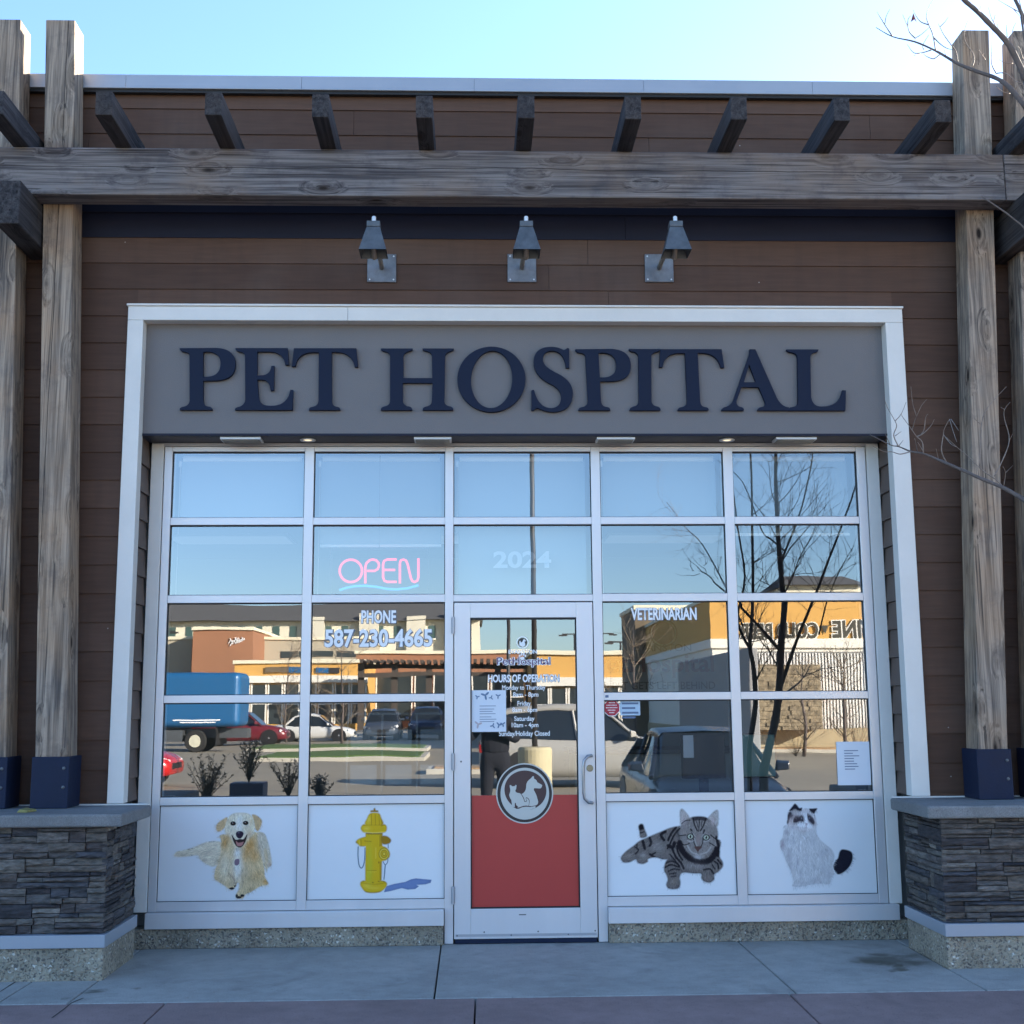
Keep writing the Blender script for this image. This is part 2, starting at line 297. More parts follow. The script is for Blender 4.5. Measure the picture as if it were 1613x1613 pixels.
# ---------------------------------------------------------------- mesh building
class MB:
    def __init__(s): s.v = []; s.f = []
    def add(s, vs, fs):
        o = len(s.v); s.v += [tuple(v) for v in vs]; s.f += [tuple(i+o for i in f) for f in fs]; return s
    def box(s, x0, x1, y0, y1, z0, z1):
        if x0 > x1: x0, x1 = x1, x0
        if y0 > y1: y0, y1 = y1, y0
        if z0 > z1: z0, z1 = z1, z0
        return s.add([(x0,y0,z0),(x1,y0,z0),(x1,y1,z0),(x0,y1,z0),(x0,y0,z1),(x1,y0,z1),(x1,y1,z1),(x0,y1,z1)],
                     [(0,3,2,1),(4,5,6,7),(0,1,5,4),(1,2,6,5),(2,3,7,6),(3,0,4,7)])
    def hexa(s, b4, t4):                # bottom ring, top ring (counter-clockwise seen from above)
        return s.add(list(b4)+list(t4), [(0,3,2,1),(4,5,6,7),(0,1,5,4),(1,2,6,5),(2,3,7,6),(3,0,4,7)])
    def loft(s, rings, cap=True):
        n = len(rings[0]); o = len(s.v)
        for r in rings: s.v += [tuple(p) for p in r]
        for i in range(len(rings)-1):
            for j in range(n):
                a = o+i*n+j; b = o+i*n+(j+1) % n
                s.f.append((a, b, b+n, a+n))
        if cap:
            s.f.append(tuple(o+j for j in reversed(range(n)))); s.f.append(tuple(o+(len(rings)-1)*n+j for j in range(n)))
        return s
    def tube(s, pts, rad, n=8, cap=True):
        pts = [Vector(p) for p in pts]; rs = rad if isinstance(rad, (list, tuple)) else [rad]*len(pts); rings = []
        ref = Vector((0, 0, 1)); prev = None
        for i, p in enumerate(pts):
            t = (pts[min(i+1, len(pts)-1)]-pts[max(i-1, 0)]).normalized()
            if prev is None:
                a = t.cross(ref)
                if a.length < .05: a = t.cross(Vector((1, 0, 0)))
                a.normalize()
            else: a = (prev-t*prev.dot(t)).normalized()
            prev = a; b = t.cross(a)
            rings.append([p+(a*math.cos(2*math.pi*k/n)+b*math.sin(2*math.pi*k/n))*rs[i] for k in range(n)])
        return s.loft(rings, cap)
    def cyl(s, c, axis, r0, r1, h, n=24):
        c = Vector(c); a = Vector(axis).normalized()
        return s.tube([c, c+a*h], [r0, r1], n)
    def lathe(s, c, prof, n=24, axis='Z'):
        rings = []
        for r, h in prof:
            ring = []
            for k in range(n):
                x, y = r*math.cos(2*math.pi*k/n), r*math.sin(2*math.pi*k/n)
                ring.append((c[0]+x, c[1]+y, c[2]+h) if axis == 'Z' else (c[0]+x, c[1]-h, c[2]+y))
            rings.append(ring)
        return s.loft(rings)
    def build(s, name, m, parent=None, bevel=0.0, smooth=False, seg=2, kind=None, clean=False, each=False):
        if each:                          # every loose piece becomes a mesh of its own
            par = list(range(len(s.v)))
            def find(i):
                while par[i] != i: par[i] = par[par[i]]; i = par[i]
                return i
            for f in s.f:
                for q in f[1:]: par[find(q)] = find(f[0])
            groups = {}
            for f in s.f: groups.setdefault(find(f[0]), []).append(f)
            for fs in groups.values():
                ids = sorted({i for f in fs for i in f}); mp = {i: k for k, i in enumerate(ids)}
                q = MB(); q.v = [s.v[i] for i in ids]; q.f = [tuple(mp[i] for i in f) for f in fs]; o = q.build(name, m, parent, bevel, smooth, seg, kind)
            return o
        me = bpy.data.meshes.new(name); me.from_pydata(s.v, [], s.f)
        bm = bmesh.new(); bm.from_mesh(me)
        if clean: bmesh.ops.remove_doubles(bm, verts=bm.verts, dist=1e-5)
        bmesh.ops.recalc_face_normals(bm, faces=bm.faces); bm.to_mesh(me); bm.free()
        me.materials.append(m); o = bpy.data.objects.new(name, me); COL.objects.link(o)
        if smooth:
            for p in me.polygons: p.use_smooth = True
        if parent is not None: attach(o, parent)
        if bevel:
            md = o.modifiers.new('bevel', 'BEVEL'); md.width = bevel; md.segments = seg; md.limit_method = 'ANGLE'; md.angle_limit = R(40)
            md.harden_normals = False
        if kind: o['kind'] = kind
        return o
WPOS = {}
def wpos(o): return WPOS.get(o.name, Vector((0, 0, 0)))
def attach(o, parent):                  # mesh vertices are in world space; keep them there under a moved parent
    o.parent = parent; o.location = Vector(o.location)-wpos(parent); WPOS[o.name] = Vector((0, 0, 0))
def thing(name, label, cat, loc=(0, 0, 0), group=None):
    o = bpy.data.objects.new(name, None); COL.objects.link(o); o.location = loc; WPOS[o.name] = Vector(loc)
    o.empty_display_size = .2; o['label'] = label; o['category'] = cat
    if group: o['group'] = group
    return o
def tag(o, label, cat, group=None):
    o['label'] = label; o['category'] = cat
    if group: o['group'] = group
    return o
def dup(root, loc, label, rot=None):
    r = root.copy(); COL.objects.link(r); r.location = loc; r['label'] = label
    if rot is not None: r.rotation_euler = (0, 0, rot)
    for ch in list(root.children):
        c = ch.copy(); COL.objects.link(c); c.parent = r
        for g in ch.children:
            d = g.copy(); COL.objects.link(d); d.parent = c
    return r

def flat(name, outlines, Y, thick, m, parent=None, bevel=0.0):
    """outlines: closed lists of (x,z); even-odd fill; front face at y = Y, going back by thick"""
    cu = bpy.data.curves.new(name, 'CURVE'); cu.dimensions = '2D'; cu.fill_mode = 'BOTH' if thick else 'FRONT'
    for ol in outlines:
        sp = cu.splines.new('POLY'); sp.points.add(len(ol)-1); sp.use_cyclic_u = True
        for i, (x, z) in enumerate(ol): sp.points[i].co = (x, z, 0, 1)
    cu.extrude = thick/2; cu.bevel_depth = bevel; cu.bevel_resolution = 2
    return curve_to_mesh(name, cu, Y, thick, m, parent)
def curve_to_mesh(name, cu, Y, thick, m, parent, fit=None, xform=None):
    t = bpy.data.objects.new('tmp', cu); COL.objects.link(t)
    dg = bpy.context.evaluated_depsgraph_get(); dg.update()
    me = bpy.data.meshes.new_from_object(t.evaluated_get(dg)); bpy.data.objects.remove(t); bpy.data.curves.remove(cu)
    me.name = name; me.materials.clear(); me.materials.append(m)
    n = len(me.vertices); co = np.empty(n*3); me.vertices.foreach_get('co', co); co = co.reshape(-1, 3)
    if fit:                             # (x0, x1, z0, z1)
        lo = co.min(0); hi = co.max(0)
        co[:, 0] = fit[0]+(co[:, 0]-lo[0])/(hi[0]-lo[0])*(fit[1]-fit[0])
        co[:, 1] = fit[2]+(co[:, 1]-lo[1])/(hi[1]-lo[1])*(fit[3]-fit[2])
    if xform: co = xform(co)
    w = np.stack([co[:, 0], Y+thick/2-co[:, 2], co[:, 1]], 1)
    me.vertices.foreach_set('co', w.ravel()); me.update()
    o = bpy.data.objects.new(name, me); COL.objects.link(o)
    if parent is not None: attach(o, parent)
    return o
def text(name, body, fit, Y, m, parent, bold=0.0, thick=0.0, xform=None):
    cu = bpy.data.curves.new(name, 'FONT'); cu.body = body; cu.size = 1; cu.offset = bold; cu.extrude = thick/2; cu.resolution_u = 4
    return curve_to_mesh(name, cu, Y, thick, m, parent, fit=fit, xform=xform)
def path(s):                            # "x,y" on-curve, "~x,y" off-curve (quadratic)
    P = []
    for tk in s.split():
        off = tk[0] == '~'; x, y = tk.strip('~').split(','); P.append((float(x), float(y), off))
    out = []; n = len(P)
    for i, (x, y, off) in enumerate(P):
        if not off: out.append((x, y)); continue
        a = P[i-1]; b = P[(i+1) % n]
        a = (a[0], a[1]) if not a[2] else ((a[0]+x)/2, (a[1]+y)/2)
        b = (b[0], b[1]) if not b[2] else ((b[0]+x)/2, (b[1]+y)/2)
        for k in range(1, 9):
            t = k/9; out.append(((1-t)**2*a[0]+2*t*(1-t)*x+t*t*b[0], (1-t)**2*a[1]+2*t*(1-t)*y+t*t*b[1]))
    return out
def ell(cx, cy, rx, ry, n=48, rot=0):
    return [(cx+rx*math.cos(t)*math.cos(rot)-ry*math.sin(t)*math.sin(rot), cy+rx*math.cos(t)*math.sin(rot)+ry*math.sin(t)*math.cos(rot)) for t in [2*math.pi*k/n for k in range(n)]]
def px2xz(pts, ox, oy, sc, Y):
    r = []
    for x, y in pts:
        p = at(ox+x/sc, oy+y/sc, Y); r.append((p.x, p.z))
    return r

# ================================================================= SETTING: ground
g = MB()
NX = [-600, -60, 60, 600]; ys = [600, 14.9, -4.6, -50, -600]
g = MB(); vs = []
for y in (600, -5.5): vs += [(-600, y, -.16), (600, y, -.16)]
vs += [(-600, -49.6, gz(-49.6)), (600, -49.6, gz(-49.6)), (-600, -900, gz(-50)), (600, -900, gz(-50))]
g.add(vs, [(0, 2, 3, 1), (2, 4, 5, 3), (4, 6, 7, 5)])
g.build('ground', ASPH, kind='structure')
# sidewalk: grey slabs along the building, reddish slabs outside them, cast kerb
sw = MB(); J = .004
def slab(mb, x0b, x1b, x0f, x1f, yb, yf, z=0.0):
    mb.hexa([(x0f+J, yf+J, z-.12), (x1f-J, yf+J, z-.12), (x1b-J, yb-J, z-.12), (x0b+J, yb-J, z-.12)], [(x0f+J, yf+J, z), (x1f-J, yf+J, z), (x1b-J, yb-J, z), (x0b+J, yb-J, z)])
gx = [-9, -7.2, -5.6, -4.0, -2.42, -2.06, -.20, 1.67, 2.67, 4.3, 5.9, 7.5, 9.2]
for a, b in zip(gx[:-1], gx[1:]): slab(sw, a, b, a, b, .02, -1.43)
sw.build('pavement', PAVE, bevel=.006, kind='structure')
sr = MB()
rx = [-9.4, -7.8, -6.2, -4.6, -3.1, -1.56, .012, 1.63, 3.25, 4.85, 6.4, 8.0, 9.4]
for a, b in zip(rx[:-1], rx[1:]):
    slab(sr, a, b, a-.02, b-.02, -1.437, -3.0); slab(sr, a-.02, b-.02, a-.02, b-.02, -3.0, -5.25)
sr.build('sidewalk', PAVER, bevel=.006, kind='structure')
MB().box(-30, 30, -5.4, -5.252, -.3, 0.0).build('kerb', PAVE, bevel=.02, kind='structure')
MB().box(-30, 30, -5.25, .1, -.17, -.105).build('pavement_base', mat('joint_dirt', (.03, .028, .025), .95), kind='structure')

ck = MB()
for pts in ([(82, 1603), (100, 1590), (112, 1580), (131, 1572)], [(0, 1562), (14, 1553), (33, 1541)]):
    W_ = []
    for x_, y_ in pts:
        d_ = rt*((x_-806.5)/FOC)-up*((y_-806.5)/FOC)+fwd; W_.append(CAM+d_*(-(CAM.z-.0012)/d_.z))
    for a_, b_ in zip(W_[:-1], W_[1:]):
        n_ = (b_-a_).cross(Vector((0, 0, 1))).normalized()*random.uniform(.003, .006); ck.add([a_-n_, b_-n_, b_+n_, a_+n_], [(0, 1, 2, 3)])
ck.build('pavement_crack', mat('crack_dirt', (.035, .03, .026), .95), kind='structure')

# ================================================================= BUILDING
B = thing('pet_hospital_building', 'single storey brown sided pet hospital with grey coping and a glazed shop front', 'building', (.3, 2, 0))
OX0, OX1, OZ = -2.126, 2.730, 3.215       # opening in the siding
lines = [5.437, 5.259, 5.081, 4.902, 4.707, 4.532, 4.357, 4.180, 3.997, 3.816, 3.635]
while lines[-1] > .3: lines.append(lines[-1]-.1809)
tops = [5.560]+lines[:-1]
sid = MB(); nav = MB(); rng = random.Random(3)
YW = -.27
def board(mb, x0, x1, z0, z1, Y=YW, proud=.011):
    mb.hexa([(x0, Y-proud, z0), (x1, Y-proud, z0), (x1, Y+.012, z0), (x0, Y+.012, z0)], [(x0, Y-.002, z1+.004), (x1, Y-.002, z1+.004), (x1, Y+.012, z1+.004), (x0, Y+.012, z1+.004)])
XL, XR = -9.0, 9.4
for i, (z1, z0) in enumerate(zip(tops, lines)):
    spans = [(XL, XR)]
    if z0 < 4.06: spans = [(XL, OX0-.05), (OX1+.06, XR)]
    if abs(z1-4.180) < .001: board(sid, OX0-.052, .9, 4.0705, 4.179); board(sid, .9024, OX1+.062, 4.0705, 4.179)
    tgt = nav if (4.5 < z0 < 4.95) else sid
    for a, b in spans:
        x = a; cuts = [a]
        nx = a+rng.uniform(.8, 3.2)
        while nx < b-.7: cuts.append(nx); nx += 3.66+rng.uniform(-.3, .3)
        cuts.append(b)
        for c0, c1 in zip(cuts[:-1], cuts[1:]): board(tgt, c0+.0012, c1-.0012, z0+.003, z1-.001)
sid.build('siding', SIDE, B)
nav.build('frieze_board', NAVYB, B)
# siding on the two returns of the recess
for sgn, X in ((1, -2.142), (-1, 2.752)):
  ret = MB(); zz = 3.215
  while zz > .93:
        z0 = max(zz-.1809, .905)
        ya, yb = -.212, -.012
        bq = [(X-.01*sgn, ya, z0+.003), (X+sgn*.018, ya, z0+.003), (X+sgn*.018, yb, z0+.003), (X-.01*sgn, yb, z0+.003)]
        tq = [(X-.01*sgn, ya, zz), (X+sgn*.004, ya, zz), (X+sgn*.004, yb, zz), (X-.01*sgn, yb, zz)]
        ret.hexa(bq, tq)
        zz -= .1809
  ret.build('return_siding', mat('return_siding_grey_brown', (.095, .062, .048), .55, noise=.1, nscale=5), B)
# core walls, roof, floor slab, interior shell
core = MB()
core.box(XL, OX0-.03, -.256, -.02, 0, 5.55); core.box(OX1+.035, XR, -.256, -.02, 0, 5.55)
core.box(OX0-.03, OX1+.035, -.256, -.02, 3.98, 5.55); core.box(OX0-.03, OX1+.035, -.208, -.02, 3.235, 3.98)
core.build('wall_core', mat('sheathing', (.04, .035, .03), .9), B)
sh = MB(); sh.box(XL, XR, 12, 12.2, 0, 5.5).box(XL, XL+.2, -.02, 12, 0, 5.5).box(XR-.2, XR, -.02, 12, 0, 5.5)
sh.build('outer_wall', mat('plain_stucco', (.35, .3, .25), .8), B)
MB().box(XL, XR, -.02, 12.2, 5.36, 5.55).build('roof', mat('roof_membrane', (.3, .3, .3), .9), B)
# coping in lengths with seams
cp = MB(); xs = [XL, -5.0, -2.303, -1.137, .018, 1.162, 2.312, 5.0, XR]
for a, b in zip(xs[:-1], xs[1:]):
    cp.box(a+.0008, b-.0008, -.33, .08, 5.556, 5.655)
    cp.box(a+.0008, b-.0008, -.336, -.331, 5.556, 5.568)
cp.build('parapet_coping', CAPM, B, bevel=.0015)
MB().box(XL+.01, XR-.01, -.326, .07, 5.560, 5.651).build('coping_core', DARKM, B)
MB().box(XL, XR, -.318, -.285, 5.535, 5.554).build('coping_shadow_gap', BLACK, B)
# white picture-frame trim round the shop front
tr = MB()
tr.box(-2.228, -.8095, -.31, -.205, 3.962, 4.055).box(-.8080, 2.846, -.31, -.205, 3.962, 4.055)
tr.box(-2.236, 2.852, -.322, -.262, 4.056, 4.070)
tr.box(-2.228, -2.128, -.309, -.212, .905, 3.9615).box(2.730, 2.846, -.309, -.212, .905, 3.9615)
tr.build('portal_trim', WHITE, B, bevel=.003, each=True)
# base flashing, concrete plinth, window frame
MB().box(-2.037, -.183, -.06, -.004, .122, .216).box(.852, 2.70, -.06, -.004, .122, .216).build('base_flashing', ALU, B, bevel=.003, each=True)
MB().box(-2.2, -.186, -.035, .1, 0, .1215).box(.855, 2.85, -.035, .1, 0, .1215).build('plinth', AGG, B, bevel=.006, each=True)
GX = [(-1.985, -1.111), (-1.050, -.180), (-.125, .793), (.853, 1.685), (1.748, 2.590)]
HZ = [(3.157, 3.19), (2.664, 2.713), (2.151, 2.202), (1.508, 1.557), (.866, .916), (.2165, .275)]
fr = MB()
vx = [(-2.035, -1.985), (-1.111, -1.050), (-.180, -.125), (.793, .853), (1.685, 1.748), (2.590, 2.650)]
for i, (a, b) in enumerate(vx): fr.box(a, b, 0, .11, 0.003 if i in (2, 3) else .2165, 3.19)
for c, (a, b) in enumerate(GX):
    for r, (z0, z1) in enumerate(HZ):
        if c == 2 and r > 2: continue
        if c == 2 and r == 2: z0, z1 = 2.153, 2.198
        fr.box(a+.0006, b-.0006, .0015, .105, z0, z1)
        if r > 0 or True:                # glazing beads
            pass
fr.build('window_frame', ALU, B, bevel=.0025)
gk = MB()                                # dark gaskets round every pane
for c, (a, b) in enumerate(GX):
    rows = [(2.713, 3.157), (2.202, 2.664), (1.557, 2.151), (.916, 1.508)] if c != 2 else [(2.713, 3.157), (2.198, 2.664)]
    for z0, z1 in rows:
        gk.box(a, b, .018, .028, z1-.007, z1+.001).box(a, a+.005, .018, .028, z0, z1).box(b-.005, b, .018, .028, z0, z1).box(a, b, .018, .028, z0-.001, z0+.004)
for c in (0, 1, 3, 4):
    a, b = GX[c]; gk.box(a, b, .012, .0215, .8615, .8665).box(a, b, .012, .0215, .2745, .278).box(a, a+.0035, .012, .0215, .278, .8615).box(b-.0035, b, .012, .0215, .278, .8615)
gk.build('gasket', BLACK, B)
MB().box(-2.120, -2.040, -.010, .05, .2165, 3.205).box(2.656, 2.736, -.010, .05, .2165, 3.205).build('jamb_flashing', WHITE, B, bevel=.002, each=True)
MB().box(-2.12, 2.735, -.006, .02, 3.192, 3.212).build('head_flashing', ALUD, B)
# soffit of the sign box
MB().box(-2.14, 2.748, -.212, -.002, 3.214, 3.228).build('soffit', SOFF, B)

PANES = {}
for c, (a, b) in enumerate(GX):
    rows = [(2.713, 3.157), (2.202, 2.664), (1.557, 2.151), (.916, 1.508)] if c != 2 else [(2.713, 3.157), (2.198, 2.664)]
    for r, (z0, z1) in enumerate(rows):
        p = MB().add([(a, .030, z0), (b, .030, z0), (b, .030, z1), (a, .030, z1)], [(0, 1, 2, 3)])
        PANES[c, r] = p.build('glass_pane', GLASS, B)
        me = PANES[c, r].data
# infill panels (carry the printed animals)
PAN = {}
for c in (0, 1, 3, 4):
    a, b = GX[c]; PAN[c] = MB().box(a, b, .022, .035, .275, .866).build('infill_panel', PANEL, B)

# ---- door
D = MB()
zb, zt = .030, 2.146
D.box(-.119, -.0145, -.004, .045, zb, zt).box(.6795, .787, -.004, .045, zb, zt)
D.box(-.0145, .6795, -.0035, .045, 2.046, zt).box(-.0145, .6795, -.0035, .045, zb, .213)
door = D.build('door', ALU, B, bevel=.003)
gg = MB()
for z0, z1 in ((2.034, 2.046), (.213, .221)): gg.box(-.0145, .6795, .002, .03, z0, z1)
gg.box(-.0145, -.007, .002, .03, .213, 2.046).box(.672, .6795, .002, .03, .213, 2.046)
gg.build('door_gasket', BLACK, door)
DG = MB().add([(-.010, .018, .216), (.676, .018, .216), (.676, .018, 2.04), (-.010, .018, 2.04)], [(0, 1, 2, 3)]).build('door_glass', GLASS, door)
MB().box(-.0065, .6715, .0145, .0160, .2215, .9100).build('red_film', RED, door)
MB().box(-.112, .780, -.006, .03, .004, .028).build('door_sweep', NAVY, door)
MB().box(-.110, .778, -.0055, -.004, .045, .060).build('kick_strip', ALUD, door)
for z in (1.998, 1.124, .298):
    MB().cyl((-.1255, -.012, z-.055), (0, 0, 1), .009, .009, .11, 12).box(-.138, -.113, -.0065, -.003, z-.05, z+.05).build('hinge', ALUD, door, smooth=False)
hp = [(.762, -.004, 1.157), (.76, -.05, 1.157), (.735, -.07, 1.155), (.712, -.072, 1.13), (.705, -.072, 1.09), (.705, -.072, .93), (.712, -.072, .89), (.735, -.07, .868), (.76, -.05, .862), (.762, -.004, .862)]
MB().tube(hp, .0105, 12).build('handle', mat('satin_handle', (.34, .35, .37), .3, .7), door, smooth=True)
MB().lathe((.753, -.004, 1.077), [(.022, 0), (.022, .004), (.018, .007), (.014, .007), (.013, .003)], 24, 'Y').build('lock', mat('brass_lock', (.35, .30, .20), .35, .7), door)
sc_ = MB()
for x in (-.10, .07, .24, .41, .60, .77): sc_.lathe((x, -.0045, .052+.02*((int(x*100)) % 2)), [(.005, 0), (.0045, .002)], 10, 'Y')
sc_.lathe((-.075, -.004, 1.125), [(.006, 0), (.005, .002)], 12, 'Y').box(.29, .335, -.006, -.004, .172, .178)
sc_.build('screw', DARKM, door, each=True)

# ================================================================= SIGN
S = thing('storefront_sign', 'grey sign band above the windows with navy serif letters reading PET HOSPITAL', 'sign', (.3, -.22, 3.225))
MB().box(-2.127, 2.7295, -.2235, -.2095, 3.2285, 3.9618).build('sign_panel', SIGNP, S)
MB().box(-2.127, 2.7295, -.228, -.214, 3.2145, 3.2282).build('drip_edge', NAVYB, S)
K = 1613/300
crops = {1: (280, 535), 2: (590, 535), 3: (820, 535), 4: (1045, 535)}
GL = {
 'P': (1, ["18,74 320,71 ~487,75 487,208 ~487,350 305,350 213,352 213,525 ~216,572 262,577 ~290,580 289,603 18,603 ~14,583 52,577 ~100,565 102,520 101,135 ~98,103 40,100 ~18,90",
           "213,106 240,101 ~365,100 364,208 ~360,318 240,320 213,319"]),
 'E': (1, ["490,76 928,76 940,216 912,216 ~895,105 770,104 672,104 672,311 715,309 ~785,302 795,228 815,228 812,436 788,436 ~775,345 715,344 672,343 684,500 ~700,570 780,570 ~930,575 955,433 975,435 970,603 485,603 ~484,585 520,578 ~572,560 573,510 572,150 ~570,108 515,102 ~492,95"]),
 'T': (1, ["985,76 1510,76 1526,232 1500,232 ~1475,105 1335,106 1302,106 1304,525 ~1306,572 1350,577 ~1378,582 1372,602 1112,602 ~1108,582 1140,577 ~1192,568 1194,520 1196,108 1150,107 ~1010,110 995,228 968,228"]),
 'H': (2, ["55,83 320,83 ~322,98 290,103 ~243,118 243,150 242,335 490,335 488,150 ~485,112 440,103 ~410,98 408,83 670,83 ~670,98 640,104 ~597,118 596,150 590,530 ~592,570 640,577 ~668,585 664,606 410,606 ~405,588 435,578 ~485,570 487,530 492,374 238,374 238,530 ~245,572 290,577 ~318,582 316,606 55,606 ~52,585 85,577 ~130,568 133,530 133,150 ~130,112 85,105 ~55,98"]),
 'O': (2, [ell(990, 344, 287, 274, 72), ell(992, 345, 176, 243, 72, R(4))]),
 'S': (3, ["262,75 ~320,78 365,102 ~385,98 395,85 410,88 412,248 388,248 ~370,105 262,105 ~185,112 188,180 ~190,240 300,292 ~440,355 442,460 ~440,610 285,618 ~215,620 150,585 ~125,585 112,604 95,604 94,440 112,434 ~150,590 265,588 ~345,580 345,490 ~345,430 260,385 ~115,320 112,200 ~115,75"]),
 'I': (3, ["920,92 1180,92 ~1180,108 1150,112 ~1105,125 1105,160 1108,530 ~1112,572 1155,578 ~1186,585 1184,609 928,609 ~922,590 955,580 ~1000,572 1003,530 1000,160 ~998,122 955,112 ~922,108"]),
 'A': (4, ["732,90 778,90 960,500 ~1000,575 1062,580 1055,604 800,604 ~800,585 830,578 ~878,570 862,530 810,407 662,407 620,520 ~612,568 655,577 ~685,585 680,604 497,604 ~495,585 525,577 ~578,565 600,505 718,165 ~738,120",
           "727,213 680,368 787,368"]),
 'L': (4, ["1045,90 1312,90 ~1312,108 1280,113 ~1243,125 1243,160 1250,490 ~1262,572 1340,572 ~1500,570 1520,434 1545,436 1540,603 1058,603 ~1050,583 1085,578 ~1140,570 1143,530 1138,160 ~1135,118 1085,112 ~1047,105"]),
}
YL = -.250
def glyph(ch):
    cr, ps = GL[ch]; ox, oy = crops[cr]
    return [px2xz(path(p) if isinstance(p, str) else p, ox, oy, K, YL) for p in ps]
def put_letter(ch, shift=None):
    o = glyph(ch)
    zs = [p[1] for p in o[0]]; zb_, zt_ = min(zs), max(zs); tb, tt = (3.3795, 3.7925) if ch not in 'OS' else (3.368, 3.806)
    f = (tt-tb)/(zt_-zb_); dx = 0 if shift is None else shift-min(p[0] for p in o[0])
    o = [[(x+dx, tb+(z-zb_)*f) for x, z in q] for q in o]
    flat('letter', o, YL, .0245, LETTER, S, bevel=.0015)
for ch in 'PETHOSIAL': put_letter(ch)
put_letter('P', at(820+466/K, 545, YL).x); put_letter('T', at(820+1172/K, 545, YL).x)

# ================================================================= PRINTED ANIMALS (flat prints on the infill panels)
class Pic:
    def __init__(s, ox, oy, wpx, hpx, zoom, cell=.72):
        s.ox, s.oy, s.zoom = ox, oy, zoom; s.w = int(wpx/cell); s.h = int(hpx/cell); s.cell = cell
        s.c = np.zeros((s.h, s.w, 3)); s.a = np.zeros((s.h, s.w))
        yy, xx = np.mgrid[0:s.h, 0:s.w]; s.X = (xx+.5)*cell*zoom; s.Y = (yy+.5)*cell*zoom
    def win(s, pts, pad):
        p = np.array(pts); x0, y0 = p.min(0)-pad; x1, y1 = p.max(0)+pad; q = s.cell*s.zoom
        return slice(max(0, int(y0/q)), max(0, min(s.h, int(y1/q)+2))), slice(max(0, int(x0/q)), max(0, min(s.w, int(x1/q)+2)))
    def put(s, sl, m, col, op, cut):
        if m.size == 0: return
        m = m*op
        if cut: m = m*(s.a[sl] > .5)
        s.c[sl] = s.c[sl]*(1-m[..., None])+np.array(col)*m[..., None]
        if not cut: s.a[sl] = np.maximum(s.a[sl], m); s.c[sl] = np.where((s.a[sl] < .97)[..., None] & (m > .01)[..., None], np.array(col), s.c[sl])
    def seg(s, X, Y, a, b):
        d = np.array(b)-a; L2 = max(1e-6, (d**2).sum()); t = np.clip(((X-a[0])*d[0]+(Y-a[1])*d[1])/L2, 0, 1)
        return np.hypot(X-a[0]-t*d[0], Y-a[1]-t*d[1]), t
    def smooth(s, pts, closed=True, k=5):
        P = np.array(pts, float); n = len(P); out = []
        for i in range(n if closed else n-1):
            p0, p1, p2, p3 = (P[(i-1) % n], P[i], P[(i+1) % n], P[(i+2) % n]) if closed else (P[max(i-1, 0)], P[i], P[i+1], P[min(i+2, n-1)])
            for j in range(k):
                t = j/k; out.append(.5*((2*p1)+(-p0+p2)*t+(2*p0-5*p1+4*p2-p3)*t*t+(-p0+3*p1-3*p2+p3)*t**3))
        if not closed: out.append(P[-1])
        return np.array(out)
    def poly(s, pts, col, soft=22, op=1, cut=False, sm=True):
        P = s.smooth(pts) if sm else np.array(pts, float); sl = s.win(P, soft*2); X, Y = s.X[sl], s.Y[sl]
        if X.size == 0: return
        D = np.full(X.shape, 1e9); ins = np.zeros(X.shape, bool)
        for i in range(len(P)):
            a, b = P[i], P[(i+1) % len(P)]; D = np.minimum(D, s.seg(X, Y, a, b)[0])
            c = (a[1] > Y) != (b[1] > Y)
            if a[1] != b[1]: ins ^= c & (X < (b[0]-a[0])*(Y-a[1])/(b[1]-a[1])+a[0])
        m = np.clip(.5+np.where(ins, D, -D)/soft, 0, 1); s.put(sl, m, col, op, cut)
    def line(s, pts, w, col, op=1, cut=True, soft=7):
        P = s.smooth(pts, False) if len(pts) > 2 else np.array(pts, float); W = w if isinstance(w, tuple) else (w, w)
        sl = s.win(P, max(W)+soft); X, Y = s.X[sl], s.Y[sl]
        if X.size == 0: return
        m = np.zeros(X.shape); n = len(P)-1
        for i in range(n):
            d, t = s.seg(X, Y, P[i], P[i+1]); ww = W[0]+(W[1]-W[0])*(i+t)/n
            m = np.maximum(m, np.clip((ww/2-d)/soft+.5, 0, 1))
        s.put(sl, m, col, op, cut)
    def blob(s, cx, cy, rx, ry, col, op=1, cut=True, rot=0, hard=0):
        sl = s.win([(cx-1.6*max(rx, ry), cy-1.6*max(rx, ry)), (cx+1.6*max(rx, ry), cy+1.6*max(rx, ry))], 0); X, Y = s.X[sl]-cx, s.Y[sl]-cy
        if X.size == 0: return
        c_, s_ = math.cos(rot), math.sin(rot); u = (X*c_+Y*s_)/rx; v = (-X*s_+Y*c_)/ry; r = np.sqrt(u*u+v*v)
        m = np.clip((1.0-r)*hard+.5, 0, 1) if hard else np.exp(-r*r*1.6); s.put(sl, m, col, op, cut)
    def fur(s, n, ln, w, dirf, amp=.16, edge=True, seed=1, op=.55):
        rg = np.random.RandomState(seed); ys, xs = np.nonzero(s.a > .6); q = s.cell*s.zoom; base = s.c.copy()
        for k in rg.randint(0, len(ys), n):
            x, y = (xs[k]+.5)*q, (ys[k]+.5)*q; ang = dirf(x, y)+rg.normal(0, .28); l = ln*rg.uniform(.5, 1.3)
            col = np.clip(base[ys[k], xs[k]]*(1+rg.normal(0, amp)), 0, 1)
            p = [(x, y), (x+math.cos(ang)*l, y+math.sin(ang)*l)]
            s.line(p, (w, w*.3), col, op, cut=not (edge and rg.rand() < .5), soft=q*.8)
